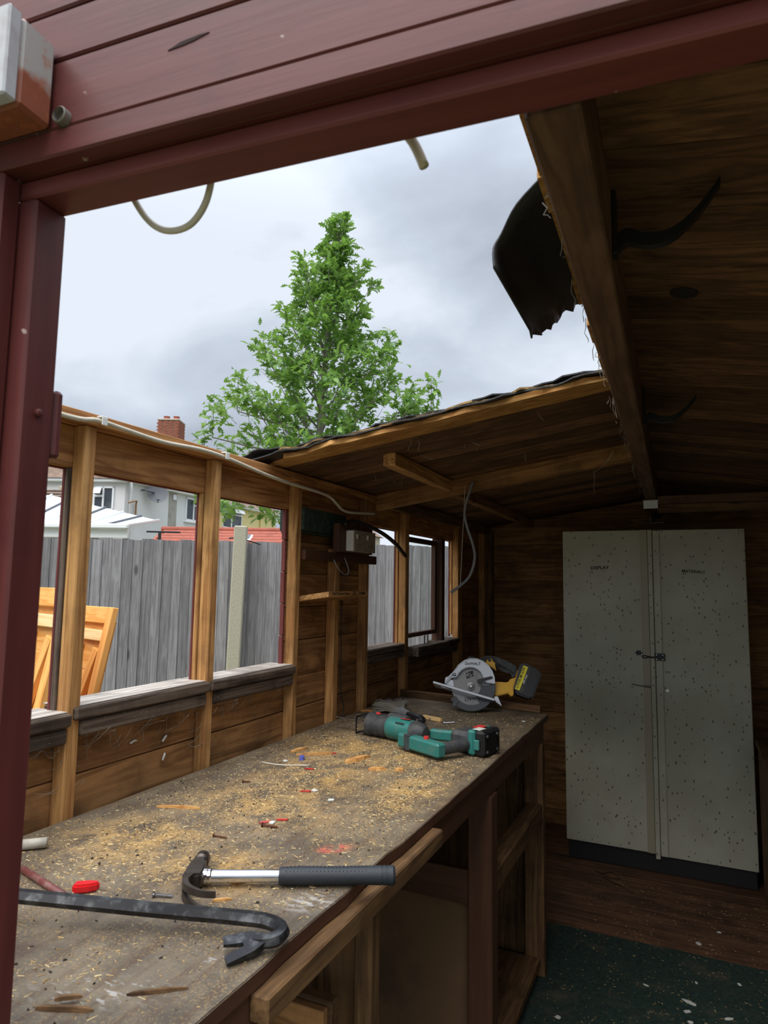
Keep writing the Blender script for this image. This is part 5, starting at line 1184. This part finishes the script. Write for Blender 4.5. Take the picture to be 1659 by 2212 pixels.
# ---- cobwebs, dust and insect cases: uncountable
rnd = random.Random(77); vs, fs = [], []
def strand(p, q, sag, r=.0007):
    p, q = Vector(p), Vector(q); pts = [p.lerp(q, t)+Vector((rnd.gauss(0, .002), rnd.gauss(0, .002), -sag*4*t*(1-t)+rnd.gauss(0, .0015))) for t in (0, .25, .5, .75, 1)]
    v_, f_ = tube_vf(pts, [r*rnd.uniform(.6, 1.8) for _ in pts], 3, cap=False); o = len(vs); vs.extend(v_); fs.extend([tuple(i+o for i in f) for f in f_])
for a, b, zt in ((.64, 1.06, 1.11), (1.11, 1.52, 1.12), (1.57, 1.97, 1.125)):
    for k in range(55):
        y0 = rnd.uniform(a, b); x0 = rnd.choice((-1.242, -1.286)); strand((x0, y0, zt+rnd.uniform(-.02, .04)), (-1.284, y0+rnd.gauss(0, .03), zt-min(.06, rnd.expovariate(40))), rnd.uniform(0, .012), .0004)
for y0 in (1.07, 1.53):
    for k in range(22): z = rnd.uniform(1.0, 1.18); strand((-1.252, y0+rnd.uniform(-.02, .06), z), (-1.284, y0+rnd.uniform(-.04, .09), z-rnd.uniform(0, .05)), .01, .0004)
for k in range(16):
    x = rnd.uniform(-1.1, -.35); y = rnd.uniform(1.85, 2.6); strand((x, y, zl(x)), (x+rnd.gauss(0, .02), y, zl(x)-rnd.uniform(.01, .05)), 0, .0009)
strand((-.33, 2.64, zl(-.33)-.07), (-.33, 2.64, zl(-.33)-.16), 0, .0012); strand((-.33, 2.64, zl(-.33)-.075), (-.24, 2.5, zl(-.24)-.04), .02, .0012)
for k in range(70):
    t = rnd.random(); y = .62+2.7*t; x = -.128-.0215*y; strand((x, y, 1.892+rnd.uniform(0, .09)), (x-.004, y+rnd.gauss(0, .012), 1.892+rnd.uniform(0, .09)), .004, .0005)
me = bpy.data.meshes.new('cobweb'); me.from_pydata(vs, [], fs); me.update(); o = link('cobweb', me, plain('web', S(150, 142, 130), .9), None, (0, 0, 0)); tag(o, 'dusty cobwebs hanging under the window sills and roof boards', 'cobweb', kind='stuff')
# pale insect cases on the cladding
for y, z, a, lb in ((1.41, 1.052, .8, 'upper pale insect case on the boards below the second window'), (1.41, 1.005, 1.2, 'lower pale insect case on the boards below the second window'), (1.30, 1.065, .2, 'pale insect case under the sill nearest the first post')):
    o = tube('insect_case', spline([(-1.283, y-.010*math.cos(a), z-.010*math.sin(a)), (-1.281, y, z+.003), (-1.283, y+.010*math.cos(a), z+.008*math.sin(a))], 3), .003, M_white, None, 6); tag(o, lb, 'insect case', 'insect cases on the wall')
